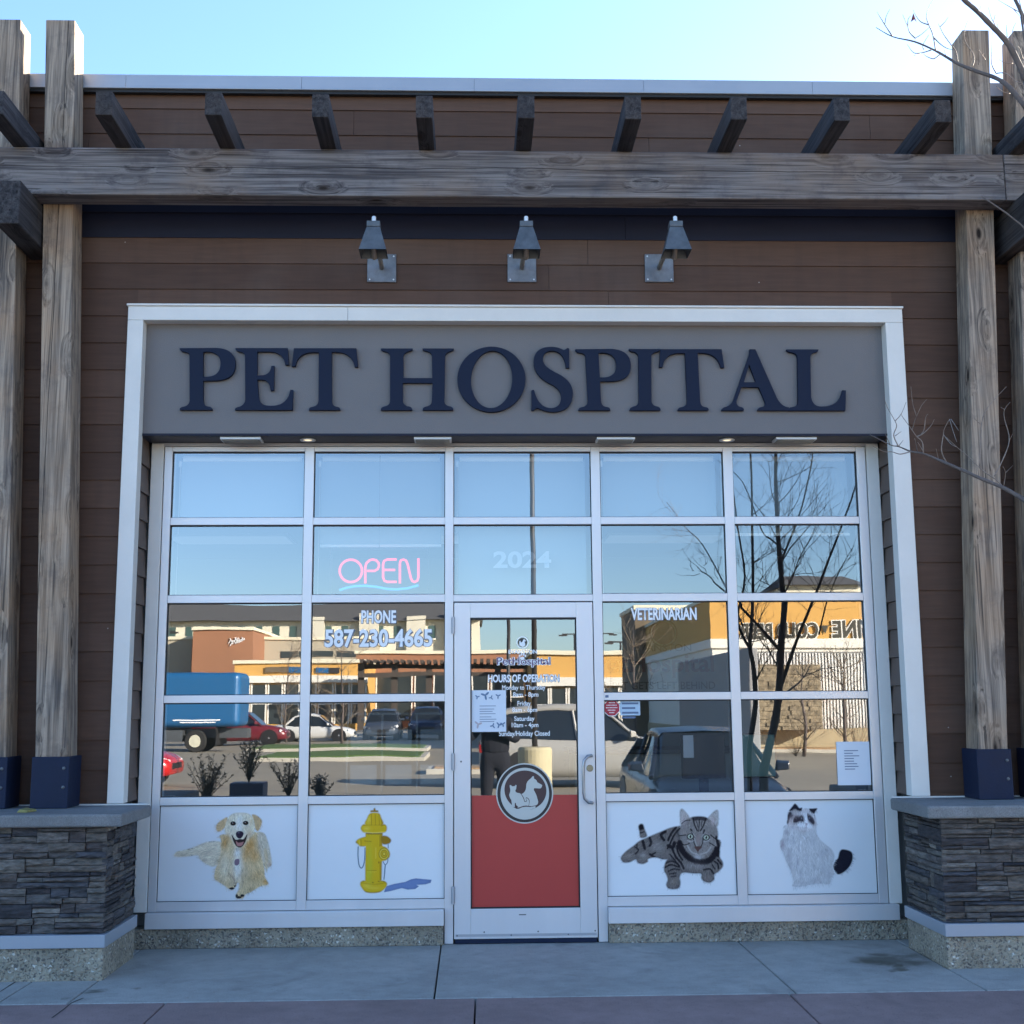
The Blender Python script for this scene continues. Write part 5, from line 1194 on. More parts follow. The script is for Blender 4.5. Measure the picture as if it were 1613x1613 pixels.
for tw in TW8:
    P = dp(1370, 600, 6.638, tw, -2.60, -2.68); stem(P, .0030 if len(tw) > 3 else .0019, .0008, twig, 0, n=5)
TW7 = [[(180,400),(95,270),(40,180),(10,130)],[(95,270),(110,180),(150,100)],[(430,420),(370,360),(345,290),(290,160)],[(430,415),(500,370),(590,290)],[(345,290),(350,210),(380,170)],[(650,550),(620,380),(575,270),(550,190),(570,90),(620,0)],[(575,270),(490,240),(440,180),(405,110)],[(620,400),(700,480),(780,530),(870,545)],[(890,670),(870,560),(820,490),(740,380),(700,300),(680,260)],[(700,290),(750,240),(785,190)],[(600,545),(500,575),(410,575),(340,485)],[(490,580),(415,605)],[(690,600),(630,640),(560,620),(520,590)],
       [(1050,720),(1070,650),(1050,570),(980,470),(965,400),(970,320),(1000,230)],[(1310,800),(1260,690),(1265,500),(1270,350)],[(1310,800),(1410,800),(1520,880),(1600,910)],[(1300,270),(1260,200),(1225,80)],[(1280,240),(1300,160)],[(1345,350),(1320,260)],[(1490,690),(1400,680),(1340,650)],[(1500,590),(1440,480),(1430,400)],[(1500,560),(1500,470),(1490,330),(1530,240)],[(1430,400),(1420,270)],[(1460,1020),(1380,1000),(1310,940)],[(1520,1000),(1540,940),(1640,900)],[(1190,650),(1150,590),(1110,530)],[(1160,600),(1180,570)],[(770,620),(745,550)],[(1560,130),(1450,70),(1330,0)],[(1500,100),(1570,180)],[(1600,640),(1570,540),(1545,500)],[(520,540),(510,490),(575,380)],[(1130,110),(1140,70)]]
for tw in TW7:
    P = dp(1380, 0, 6.923, tw, -2.66, -2.72); stem(P, .0034 if len(tw) > 3 else .0022, .0009, twig, 0, n=5)
trunk.build('trunk', BARK, TREE, smooth=True)
twig.build('twigs', mat('pale_twig_bark', (.24, .19, .16), .7, noise=.3, nscale=30), TREE, smooth=True)
lp_ = at(1380+410/6.923, 212/6.923, -2.6)
MB().add([lp_+Vector((0, 0, .035)), lp_+Vector((-.014, .005, -.012)), lp_+Vector((0, -.006, -.004)), lp_+Vector((.016, .004, -.012))], [(0, 1, 2), (0, 2, 3)]).build('leaf', mat('dry_red_leaf', (.16, .03, .03), .7), TREE)
MB().cyl((2.6, -3.0, -.01), (0, 0, 1), .45, .45, .018, 32).build('tree_pit_soil', mat('soil', (.05, .04, .03), .95, noise=.3, nscale=30), kind='structure')

# ================================================================= THE CAR PARK AND THE SHOPS ACROSS IT (seen mirrored in the glass)
def paint(name, col, rough=.28, spec=.6): return mat(name, col, rough, .1, noise=.03, nscale=3, spec=spec)
CGL = mat('car_glass', (.015, .02, .025), .08, spec=.8); TYRE = mat('tyre_rubber', (.02, .02, .02), .8); RIM = mat('alloy', (.45, .45, .47), .35, .6)
def car(name, label, x, y, rot, L, W, H, pm, kind='suv', group='cars in the car park'):
    """built along local +x (nose) at the origin, then placed"""
    T = bpy.data.objects.new(name, None); COL.objects.link(T); T['label'] = label; T['category'] = 'car'; T['group'] = group; WPOS[T.name] = Vector((0, 0, 0))
    h = H; belt = h*.60; hw = W/2
    prof = [(-.50,.30,.48,.80),(-.49,.26,.60,.90),(-.46,.22,.625,.96),(-.36,.20,.64,1.0),(-.18,.18,.625,1.0),(0,.18,.61,1.0),(.16,.18,.60,1.0),(.24,.18,.585,.99),(.36,.19,.545,.97),(.44,.21,.49,.92),(.485,.24,.43,.84),(.50,.28,.38,.76)]
    if kind == 'sedan': prof = [(a, b, c*(.97 if a < .1 else .98), w) for a, b, c, w in prof]
    rings = []
    for a, b, c, w in prof:
        X = a*L; z0, z1 = b*h*.75, c*h; w_ = hw*w
        rings.append([(X, -w_*.90, z0), (X, -w_, z0+(z1-z0)*.25), (X, -w_*1.0, z0+(z1-z0)*.65), (X, -w_*.95, z0+(z1-z0)*.9), (X, -w_*.82, z1), (X, 0, z1+.02*h*w),
                      (X, w_*.82, z1), (X, w_*.95, z0+(z1-z0)*.9), (X, w_*1.0, z0+(z1-z0)*.65), (X, w_, z0+(z1-z0)*.25), (X, w_*.90, z0)])
    body = MB().loft(rings).build('body', pm, T, smooth=True)
    if kind == 'suv': cab = [(-.475,.58,.60,.84),(-.43,.58,.90,.74),(-.36,.58,.965,.72),(-.15,.58,1.0,.71),(.02,.57,.985,.70),(.09,.57,.94,.70),(.235,.56,.60,.82)]
    else: cab = [(-.36,.57,.60,.84),(-.24,.57,.90,.70),(-.14,.57,.985,.68),(-.02,.57,1.0,.68),(.08,.57,.96,.68),(.245,.56,.59,.80)]
    rg = []
    for a, b, c, w in cab:
        X = a*L; w_ = hw*w; wb = hw*.93
        rg.append([(X, -wb, b*h), (X, -w_*1.02, (b+(c-b)*.85)*h), (X, -w_*.9, c*h), (X, w_*.9, c*h), (X, w_*1.02, (b+(c-b)*.85)*h), (X, wb, b*h)])
    MB().loft(rg).build('windows', CGL, T)
    rf = []
    for a, b, c, w in cab[1:-1]:
        X = a*L; w_ = hw*w
        rf.append([(X, -w_*1.05, (b+(c-b)*.84)*h), (X, -w_*.92, c*h+.006), (X, 0, c*h+.022), (X, w_*.92, c*h+.006), (X, w_*1.05, (b+(c-b)*.84)*h)])
    MB().loft(rf, cap=False).build('roof_panel', pm, T, smooth=True)
    pl = MB()
    for sg in (-1, 1):
        def edge(i, f): a, b, c, w = cab[i]; return Vector((a*L, sg*(hw*.94*(1-f)+hw*w*1.05*f), (b+(c-b)*.86*f)*h))
        pl.tube([edge(len(cab)-1, .0), edge(len(cab)-2, .98)], .035, 6)
        pl.tube([Vector((-.06*L, sg*hw*.95, .58*h)), Vector((-.08*L, sg*hw*.74, .93*h))], .03, 6)
        pl.tube([edge(0, .2), edge(1, .98)], .055, 6)
    pl.build('pillar', pm, T, each=True)
    R_ = h*.215 if kind == 'suv' else h*.225
    for X in (-.30*L, .32*L):
        for sg in (-1, 1):
            ac = MB().lathe((X, sg*hw*.70 if sg > 0 else -hw*.70-.24*hw*0, R_), [(R_*1.16, 0), (R_*1.16, -sg*hw*.312)], 24, 'Y')
            ac.build('wheel_arch', BLACK, T)
            w = MB().lathe((X, sg*(hw*1.005-.0), R_), [(R_*.62, 0), (R_*.93, .0), (R_, .03*sg), (R_, .2*sg), (R_*.6, .2*sg)], 28, 'Y').build('wheel', TYRE, T, smooth=False)
            mb = MB().lathe((X, sg*(hw*1.008), R_), [(R_*.60, 0), (R_*.56, .03*sg), (R_*.16, .02*sg), (R_*.14, -.004*sg)], 20, 'Y'); mb.build('rim', RIM, w)
    hl = mat('headlamp', (.75, .78, .8), .12, spec=.9)
    for sg in (-1, 1):
        MB().loft([[(L*.435, sg*hw*.97, h*.40), (L*.435, sg*hw*.97, h*.46), (L*.445, sg*hw*.93, h*.47), (L*.445, sg*hw*.93, h*.40)], [(L*.497, sg*hw*.62, h*.35), (L*.497, sg*hw*.62, h*.41), (L*.49, sg*hw*.60, h*.415), (L*.49, sg*hw*.60, h*.35)]]).build('headlight', hl, T)
        MB().box(-L*.503, -L*.475, sg*hw*.60, sg*hw*.90, h*.44, h*.53).build('tail_light', mat('tail_red', (.3, .01, .01), .2), T, bevel=.01)
        m_ = MB().loft([[(L*.175, sg*hw*1.0, h*.60), (L*.175, sg*hw*1.24, h*.61), (L*.175, sg*hw*1.24, h*.70), (L*.175, sg*hw*1.03, h*.71)], [(L*.20, sg*hw*1.0, h*.61), (L*.20, sg*hw*1.20, h*.62), (L*.20, sg*hw*1.20, h*.68), (L*.20, sg*hw*1.03, h*.69)]]); m_.build('mirror', pm, T, bevel=.015)
    MB().box(L*.488, L*.502, -hw*.5, hw*.5, h*.26, h*.36).build('grille', BLACK, T, bevel=.01)
    T.location = (x, y, gz(y)-.005); T.rotation_euler = (0, 0, rot); return T

car('parked_car', 'silver sport utility car parked side on beyond the concrete lamp base', 2.45, -18.6, 0, 4.6, 1.9, 1.70, paint('silver_paint', (.40, .39, .36), .3))
car('parked_car', 'dark blue car parked nose in right beside the photographer', 2.98, -8.4, math.pi/2, 4.5, 1.66, 1.34, paint('dark_blue_paint', (.012, .018, .035), .25), 'sedan')
car('parked_car', 'bright red hatchback with its nose showing at the left edge of the first window', -8.5, -19.6, 0, 4.0, 1.75, 1.46, paint('red_paint', (.50, .015, .015), .25), 'sedan')
car('parked_car', 'maroon car parked behind the blue truck', -11.6, -55, 0, 4.6, 1.85, 1.7, paint('maroon_paint', (.16, .02, .03), .3))
car('parked_car', 'dark grey car facing us across the green islands', -5.0, -62, math.pi/2, 4.7, 1.95, 1.75, paint('slate_paint', (.06, .075, .10), .3))
car('parked_car', 'dark navy pickup sized car beside the dark grey one', -2.6, -63, math.pi/2, 4.9, 1.95, 1.85, paint('navy_paint', (.02, .035, .08), .25))
car('parked_car', 'white car parked in the distance right of the maroon car', -8.6, -60, 0, 4.4, 1.8, 1.5, paint('white_paint', (.65, .65, .63), .3), 'sedan')

# blue delivery truck
TX, TY = -12.9, -46.2; tz = gz(TY)
TK_ = thing('box_truck', 'bright blue box truck with white cab parked side on across the car park', 'truck', (TX, TY, tz))
BLU = paint('blue_truck_paint', (.016, .12, .29), .4)
MB().box(TX-3.3, TX+3.0, TY-1.2, TY+1.2, tz+1.0, tz+3.35).build('cargo_box', BLU, TK_, bevel=.28, seg=5)
mk = MB(); mk.box(TX+.2, TX+2.2, TY+1.202, TY+1.21, tz+1.30, tz+1.36).box(TX+.5, TX+2.0, TY+1.202, TY+1.21, tz+1.20, tz+1.25); mk.build('pale_stripes', VINYL, TK_)
MB().box(TX-4.4, TX+3.2, TY-.5, TY+.5, tz+.55, tz+.95).box(TX-1.2, TX+.6, TY+.6, TY+1.1, tz+.45, tz+.9).build('chassis', DARKM, TK_)
cb = MB(); cb.loft([[(TX-3.45, TY-1.1, tz+.7), (TX-3.45, TY-1.1, tz+2.5), (TX-3.45, TY+1.1, tz+2.5), (TX-3.45, TY+1.1, tz+.7)], [(TX-4.7, TY-1.05, tz+.7), (TX-4.5, TY-1.0, tz+2.4), (TX-4.5, TY+1.0, tz+2.4), (TX-4.7, TY+1.05, tz+.7)], [(TX-5.6, TY-1.0, tz+.7), (TX-5.5, TY-.95, tz+1.45), (TX-5.5, TY+.95, tz+1.45), (TX-5.6, TY+1.0, tz+.7)]])
cb.build('cab', paint('truck_white', (.7, .7, .68), .35), TK_, bevel=.05)
MB().box(TX-4.6, TX-3.7, TY+1.09, TY+1.11, tz+1.6, tz+2.25).build('cab_window', CGL, TK_)
for X in (TX-4.6, TX+1.15):
    for sg in (-1, 1):
        w = MB().lathe((X, TY+sg*1.15, tz+.45), [(.26, 0), (.43, 0), (.45, .04*sg), (.45, .28*sg), (.2, .28*sg)], 24, 'Y').build('wheel', TYRE, TK_)
        MB().lathe((X, TY+sg*1.155, tz+.45), [(.25, 0), (.22, .06*sg), (.09, .05*sg), (.08, -.01*sg)], 20, 'Y').build('rim', mat('cream_rim', (.6, .58, .45), .5), w)
MB().box(TX+2.0, TX+2.05, TY-1.1, TY+1.1, tz+.3, tz+1.0).build('mud_flap', BLACK, TK_)

# lamp posts
LPM = mat('dark_pole', (.035, .032, .032), .5)
def lamp_post(x, y, h, r, label, basem=True):
    z = gz(y); T = thing('lamp_post', label, 'lamp post', (x, y, z), 'lamp posts in the car park')
    if basem: MB().lathe((x, y, z-.05), [(.30, 0), (.30, .95), (.27, 1.0), (.05, 1.01)], 28).build('concrete_base', mat('cream_concrete', (.50, .44, .28), .8, noise=.12, nscale=5), T)
    MB().tube([(x, y, z), (x, y, z+h)], [r, r*.8], 12).build('pole', LPM, T, smooth=True)
    MB().box(x-.9, x+.9, y-.05, y+.05, z+h-.05, z+h+.05).build('arm', LPM, T)
    MB().box(x+.55, x+1.15, y-.18, y+.18, z+h-.16, z+h-.055).box(x-1.15, x-.55, y-.18, y+.18, z+h-.16, z+h-.055).build('lamp_head', LPM, T, bevel=.02, each=True)
lamp_post(1.10, -14.0, 9.5, .050, 'nearest dark lamp post on a cream concrete base, crossing the middle windows')
lamp_post(1.75, -52, 6.6, .10, 'dark lamp post seen left of the nearest one in the door glass')
lamp_post(7.5, -82, 7.0, .09, 'thin lamp post above the orange shops, seen in the right of the door glass', False)
lamp_post(9.8, -85, 7.2, .09, 'thin lamp post left of the corner shop, next to the shorter pair', False)
lamp_post(10.6, -80, 6.3, .09, 'short thin lamp post nearest to the corner shop', False)
lamp_post(-23, -84, 7.5, .09, 'thin lamp post in front of the grey shop beyond the truck', False)
# green islands
GRS = mat('lawn', (.085, .15, .030), .95, noise=.35, nscale=6, bump=.8, bscale=60)
KB = mat('pale_kerb', (.48, .45, .38), .85, noise=.1, nscale=2)
def island(x0, x1, y0, y1, top):
    z = gz((y0+y1)/2); MB().box(x0, x1, y0, y1, z-.1, z+.13).build('kerb_island', KB, kind='structure', bevel=.02)
    MB().box(x0+.2, x1-.2, y0+.2, y1-.2, z, z+.16).build('grass' if top is GRS else 'gravel_bed', top, kind='structure')
GRV = mat('rust_gravel', (.42, .27, .14), .95, noise=.45, nscale=9, bump=1, bscale=20)
island(-7.4, -1.6, -38.4, -33.6, GRS); island(-9.5, -1.9, -49, -44.5, GRS); island(-16.5, -7.2, -72, -67, GRV)
island(1.2, 26, -41.8, -38.2, GRV); island(-1.2, 6.5, -25.6, -23.9, GRV)
island(.45, 1.75, -16.0, -12.6, KB) if False else None

ORG = mat('orange_stucco', (.66, .37, .10), .85, noise=.06, nscale=.4); WHB = mat('white_stucco', (.82, .79, .70), .8, noise=.05, nscale=.5)
BRN = mat('brown_stucco', (.33, .155, .085), .85, noise=.08, nscale=.4); BEI = mat('beige_stucco', (.46, .41, .31), .85, noise=.06, nscale=.4)
CRM = mat('cream_cornice', (.78, .72, .54), .8); GRYR = mat('grey_shingle', (.10, .10, .10), .9, noise=.2, nscale=2); DGL = mat('shop_glass', (.03, .04, .045), .12, spec=.8)
DBR = mat('dark_brown_stucco', (.15, .115, .075), .85, noise=.08, nscale=.5)
def px(p, d): return refl(p, 1100, d).x
def pz(py, d, p=745): return refl(p, py, d).z
GL0 = gz(-60)
# --- corner shop (wine and cold beer)
d0 = 48.0; yF = .06-(d0-8.03); zT = 5.55
CS = thing('corner_shop', 'orange and white corner shop with a sign reading WINE and COLD BEER', 'building', (18, yF-10, gz(yF)))
xc = 9.35; zg = gz(yF)-.1
MB().box(xc, 34, yF-25, yF, 3.98, zT).build('orange_wall', ORG, CS); MB().box(xc-.05, 34, yF-25, yF+.10, 3.60, 3.979).build('cornice', WHB, CS, bevel=.03)
MB().box(xc+.04, 34, yF-24.9, yF-.03, zg, 3.599).build('lower_wall', WHB, CS)
MB().box(xc-.03, 34, yF-25, yF+.04, zg, zg+.95).build('concrete_base', mat('tan_concrete', (.42, .35, .22), .85, noise=.1, nscale=2), CS)
MB().box(xc-.08, 34, yF-25.1, yF+.08, zT, zT+.16).build('parapet', CRM, CS)
cor = MB(); x = px(1197, d0)
xe = px(1378, d0)
while x < xe: cor.box(x, x+.06, yF-.02, yF+.07, zg+.96, 3.40); x += .125
cor.build('corrugated_cladding', mat('white_cladding', (.80, .80, .76), .5), CS)
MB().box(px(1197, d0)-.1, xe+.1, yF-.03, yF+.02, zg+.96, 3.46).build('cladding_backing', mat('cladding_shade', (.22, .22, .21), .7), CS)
cst = MB(); rg9 = random.Random(9); xa, xb = px(1195, d0-1.2), px(1296, d0-1.2); z = zg+.96
while z < 2.92:
    x = xa; H_ = rg9.uniform(.10, .2)
    while x < xb: w_ = rg9.uniform(.2, .6); cst.box(x, min(x+w_, xb)-.01, yF+.9, yF+1.10+rg9.uniform(0, .06), z, min(z+H_, 2.95)-.01); x += w_
    z += H_
cst.build('stone_column', mat('tan_ledge_stone', (.27, .215, .14), .85, noise=.75, nscale=5), CS)
MB().box(xa, xb, yF+.071, yF+.9, zg+.96, 2.93).build('column_core', BRN, CS)
for X in (px(1115, d0), ): MB().box(X+.25, X+.95, yF+.02, yF+.04, 1.3, 3.1).build('shop_window', DGL, CS)
SG = thing('shop_sign', 'dark lettered sign reading COLD BEER and WINE on the orange wall of the corner shop', 'shop sign', (14, yF+.1, 4.5))
SL = mat('sign_charcoal', (.05, .045, .03), .6)
def mtext(nm, body, xl, xr, z0, z1, Y, m, parent):     # lettering facing +y: reads from the far side
    o = text(nm, body, (0, 1, 0, 1), 0, m, parent, bold=.03, thick=.0)
    me = o.data; n = len(me.vertices)
    for v in me.vertices: v.co = (xr-v.co.x*(xr-xl), Y, z0+v.co.z*(z1-z0))
    o2 = text('letter_outline', body, (0, 1, 0, 1), 0, WHB, parent, bold=.075)
    for v in o2.data.vertices: v.co = (xr+.05-v.co.x*(xr-xl+.1), Y-.012, z0-.04+v.co.z*(z1-z0+.08))
    return o
mtext('lettering', 'COLD BEER', px(1168, d0), px(1293, d0), pz(1006, d0, 1230), pz(981, d0, 1230), yF+.075, SL, SG)
mtext('lettering', 'WINE', px(1316, d0), px(1395, d0), pz(1005, d0, 1350), pz(979, d0, 1350), yF+.075, SL, SG)
xm = px(1304, d0); zm = pz(993, d0, 1304)
MB().add([(xm-.16, yF+.06, zm+.16), (xm+.16, yF+.06, zm+.16), (xm, yF+.06, zm-.16)], [(0, 1, 2)]).build('triangle_mark', SL, SG)
# corner tower
TW = thing('corner_tower', 'dark brown shop tower with a pale cornice beyond the corner shop', 'building', (12, yF-27, gz(-60)))
d1 = 66.0; y1 = .06-(d1-8.03); x0 = px(1000, d1); x1 = px(1085, d1)
# --- grey enclosure
EN = MB(); d2 = 33.0; y2 = .06-(d2-8.03); xw = px(1196, d2); 
EN.box(xw-.25, xw, y2-11.5, y2, gz(y2)-.1, pz(1021, d2, 1196))
tag(EN.build('screen_wall', mat('grey_screen_wall', (.30, .30, .30), .7, noise=.05, nscale=.8), bevel=.03), 'tall plain grey screen wall standing end on before the corner shop', 'wall')
MB().box(x0+.1, x1+3, y1-6, y1, GL0, pz(960, d1, 1040)).build('tower_wall', DBR, TW)
MB().box(x0, x1+3.1, y1-6.1, y1+.15, pz(960, d1, 1040)+.001, pz(952, d1, 1040)).build('tower_cornice', CRM, TW, bevel=.05)
# --- orange strip
d3 = 96.0; y3 = .06-(d3-8.03)
def shop(name, label, p0, p1, top, band, d, wall, bandm, depth=14, win=None, cat='building'):
    y = .06-(d-8.03); a, b = px(p0, d), px(p1, d); g0 = gz(y)-.1
    T = thing(name, label, cat, ((a+b)/2, y-depth/2, g0))
    zt_ = pz(top, d, (p0+p1)/2); zb_ = pz(band, d, (p0+p1)/2) if band else zt_-.5
    MB().box(a, b, y-depth, y, g0, zt_-.3).build('wall', wall, T)
    MB().box(a-.15, b+.15, y-depth-.1, y+.2, zt_-.3, zt_).build('cornice', CRM, T, bevel=.04)
    if band: MB().box(a-.05, b+.05, y-.02, y+.35, zb_-.55, zb_).build('awning_band', bandm, T, bevel=.03)
    if win:
        n = win; wz0, wz1 = g0+.7, (zb_-.7 if band else zt_-2)
        for k in range(n):
            u0 = a+(b-a)*(k+.12)/n; u1 = a+(b-a)*(k+.88)/n
            w = MB().box(u0, u1, y-.02, y+.04, wz0, wz1).build('shop_window', DGL, T)
            MB().box(u0-.12, u0-.001, y-.01, y+.10, wz0, wz1+.1).box(u1+.001, u1+.12, y-.01, y+.10, wz0, wz1+.1).box(u0, u1, y-.01, y+.09, (wz0+wz1)/2, (wz0+wz1)/2+.1).build('window_frame', WHB, w)
    return T
shop('orange_shop', 'long orange shop with a white awning band right of the brown shop', 368, 578, 1040, 1064, 96, ORG, WHB, win=8)
shop('orange_shop', 'orange shop with white band behind the nearest lamp post', 838, 1005, 1024, 1068, 84, ORG, WHB, win=6)
shop('brown_shop', 'tall brown shop with pale cornice beyond the blue truck', 301, 396, 988, None, 110, BRN, WHB, 18)
shop('beige_shop', 'plain beige shop wall left of the brown shop', 200, 300, 1002, None, 114, BEI, WHB, 14)
shop('beige_shop', 'beige shop with dark strip windows behind the long orange shop', 397, 580, 1003, None, 116, BEI, WHB, 14)
shop('brown_shop', 'low brown shop behind the dark timber arcade', 560, 832, 1024, None, 104, BRN, WHB, 12, win=9)
BW = thing('strip_windows', 'row of dark strip windows high on the beige shop behind the long orange shop', 'window', (px(500, 116), -107.9, 3)) if False else None
for o_ in [o for o in COL.objects if o.name.startswith('beige_shop') and 'strip windows' in o.get('label', '')]:
    for a_, b_ in ((440, 468), (470, 482), (486, 524), (530, 560)): MB().box(px(a_, 115.9), px(b_, 115.9), .06-(116-8.03)-.05, .06-(116-8.03)+.06, pz(1036, 116, 500), pz(1026, 116, 500)).build('strip_window', DGL, o_)
sc = MB(); rg8 = random.Random(12); xs0, xs1 = px(357, 109.8), px(382, 109.8); yy0 = .06-(110-8.03)+.12
for k in range(9):
    x_ = xs0+(xs1-xs0)*(k+.5)/9; h_ = rg8.uniform(.25, .7); zc_ = pz(1011, 109.8, 370)+rg8.uniform(-.2, .2); sc.tube([(x_-.12, yy0, zc_-h_/2), (x_+.06, yy0, zc_), (x_-.02, yy0, zc_+h_/2), (x_+.14, yy0, zc_-h_*.2)], .045, 5)
sc2 = sc.build('shop_sign', VINYL); tag(sc2, 'small white script sign high on the tall brown shop', 'shop sign')
SS = thing('shop_sign', 'row of small dark and blue sign boxes on the long orange shop', 'shop sign', (px(450, 95.4), -87, 3))
for a_, b_, m_ in ((415, 452, DBR), (452, 482, BLU), (496, 516, BLU), (516, 533, LPM)):
    MB().box(px(a_, 95.5), px(b_, 95.5), y3+.02, y3+.15, pz(1060, 95.5, 450), pz(1052, 95.5, 450)).build('sign_box', m_, SS)
# dark timber arcade
AR = thing('timber_arcade', 'dark timber arcade in front of the low brown shop', 'arcade', (px(660, 90), -81, GL0))
ar = MB(); ya = .06-(92-8.03)
for k in range(26):
    X = px(572+k*10.4, 92); ar.box(X-.12, X+.12, ya-1.5, ya+1.8, pz(1046, 92, 660), pz(1040, 92, 660))
ar.box(px(566, 92), px(836, 92), ya-.2, ya+.2, pz(1054, 92, 660), pz(1047, 92, 660)).box(px(566, 92), px(836, 92), ya+.9, ya+1.2, pz(1066, 92, 660), pz(1060, 92, 660))
ar.build('slats', mat('arcade_timber', (.07, .055, .045), .8), AR)
for p_ in (570, 622, 676, 730, 784, 832): MB().box(px(p_, 92)-.22, px(p_, 92)+.22, ya+.5, ya+.9, GL0-.2, pz(1047, 92, 660)).build('post', mat('arcade_timber', (.07, .055, .045), .8), AR)
# hotel behind: cream wings under a long grey roof
dh = 165.0; yh = .06-(dh-8.03)
HT = thing('hotel', 'long cream hotel with a grey roof and green windows far behind the shops', 'building', (px(500, dh), yh-8, GL0))
MB().box(px(150, dh), px(757, dh), yh-16, yh, GL0, pz(978, dh, 500)).build('wall', mat('cream_siding', (.74, .69, .54), .85, noise=.06, nscale=.2), HT)
rfz = pz(978, dh, 500); 
MB().loft([[(px(145, dh), yh+1.2, rfz), (px(762, dh), yh+1.2, rfz), (px(762, dh), yh-17, rfz), (px(145, dh), yh-17, rfz)], [(px(160, dh), yh-5, rfz+2.6), (px(745, dh), yh-5, rfz+2.6), (px(745, dh), yh-10, rfz+2.6), (px(160, dh), yh-10, rfz+2.6)]]).build('roof', GRYR, HT)
GW = mat('green_window', (.06, .11, .10), .3, spec=.7)
for r_ in range(2):
    for k in range(18):
        p_ = 262+k*27.5; z0_ = rfz-2.4-r_*3.3
        w = MB().box(px(p_, dh), px(p_+11, dh), yh-.05, yh+.08, z0_, z0_+1.7).build('window', GW, HT)
        MB().box(px(p_, dh)-.15, px(p_+11, dh)+.15, yh+.0, yh+.25, z0_-.25, z0_-.05).build('sill', WHB, w)
for k, p_ in enumerate((480, 566, 640, 700)):
    w_ = px(p_+30, dh)-px(p_, dh); MB().box(px(p_, dh), px(p_, dh)+w_, yh+.05, yh+1.1, GL0, rfz+.5+.4*(k % 2)).build('bay', mat('pale_siding', (.66, .62, .50), .85), HT)
d5 = 150; y5 = .06-(d5-8.03)
FR = thing('apartment_house', 'cream house with grey hip roof above the orange corner shop', 'building', (px(1300, d5), y5-6, 0))
MB().box(px(1246, d5), px(1368, d5), y5-12, y5, GL0, pz(921, d5, 1300)).build('wall', mat('cream_siding', (.74, .69, .54), .85), FR)
zr = pz(921, d5, 1300)
MB().loft([[(px(1240, d5), y5+1, zr), (px(1374, d5), y5+1, zr), (px(1374, d5), y5-13, zr), (px(1240, d5), y5-13, zr)], [(px(1258, d5), y5-5, zr+1.6), (px(1356, d5), y5-5, zr+1.6), (px(1356, d5), y5-7, zr+1.6), (px(1258, d5), y5-7, zr+1.6)]]).build('roof', GRYR, FR)
# bare trees of the car park
proto = None
def small_tree(x, y, h, label, seed):
    global rt_
    rt_ = random.Random(seed); z = gz(y); T = thing('bare_tree', label, 'tree', (x, y, z), 'bare young trees in the car park')
    mb = MB(); tw_ = MB(); P = [Vector((x, y, z))]
    for k in range(6): P.append(P[-1]+Vector((rt_.gauss(0, .05), rt_.gauss(0, .05), h/6)))
    mb.tube(P, [.07, .06, .05, .04, .03, .018, .006], 8); mb.build('trunk', BARK, T, smooth=True)
    for k in range(22):
        i = rt_.randint(1, 5); sd_ = Vector((rt_.gauss(0, 1), rt_.gauss(0, 1), rt_.uniform(.5, 1.4))).normalized()
        grow(P[i], sd_, h*.28*rt_.uniform(.6, 1.2), .016, 2, tw_)
    tw_.build('crown', mat('pale_crown_twigs', (.22, .17, .12), .8), T); return T
for i, (p_, d_, h, lb) in enumerate(((452, 66, 5.2, 'slim bare tree behind the white car'), (540, 62, 5.4, 'bare tree at the left end of the dark timber arcade'), (1000, 44, 4.6, 'short bare tree left of the grey trailer'), (1262, 42, 3.2, 'low bare shrub like tree before the stone column'), (1330, 43, 3.6, 'bare tree before the white corrugated cladding'), (500, 90, 5.0, 'far bare tree in front of the long orange shop'))):
    small_tree(px(p_, d_), .06-(d_-8.03), h, lb, 40+i)
leafy('dogwood_shrub', px(1345, 42), .06-(42-8.03), GL0+.1, 1.9, 1.5, 900, (.30, .09, .03), 'rust leaved shrub on the gravel before the corrugated cladding', 'shrub', None, 6)
leafy('dogwood_shrub', px(1250, 42), .06-(42-8.03), GL0+.1, 1.6, 1.9, 900, (.28, .19, .08), 'pale dry shrub on the gravel before the stone column', 'shrub', None, 7)

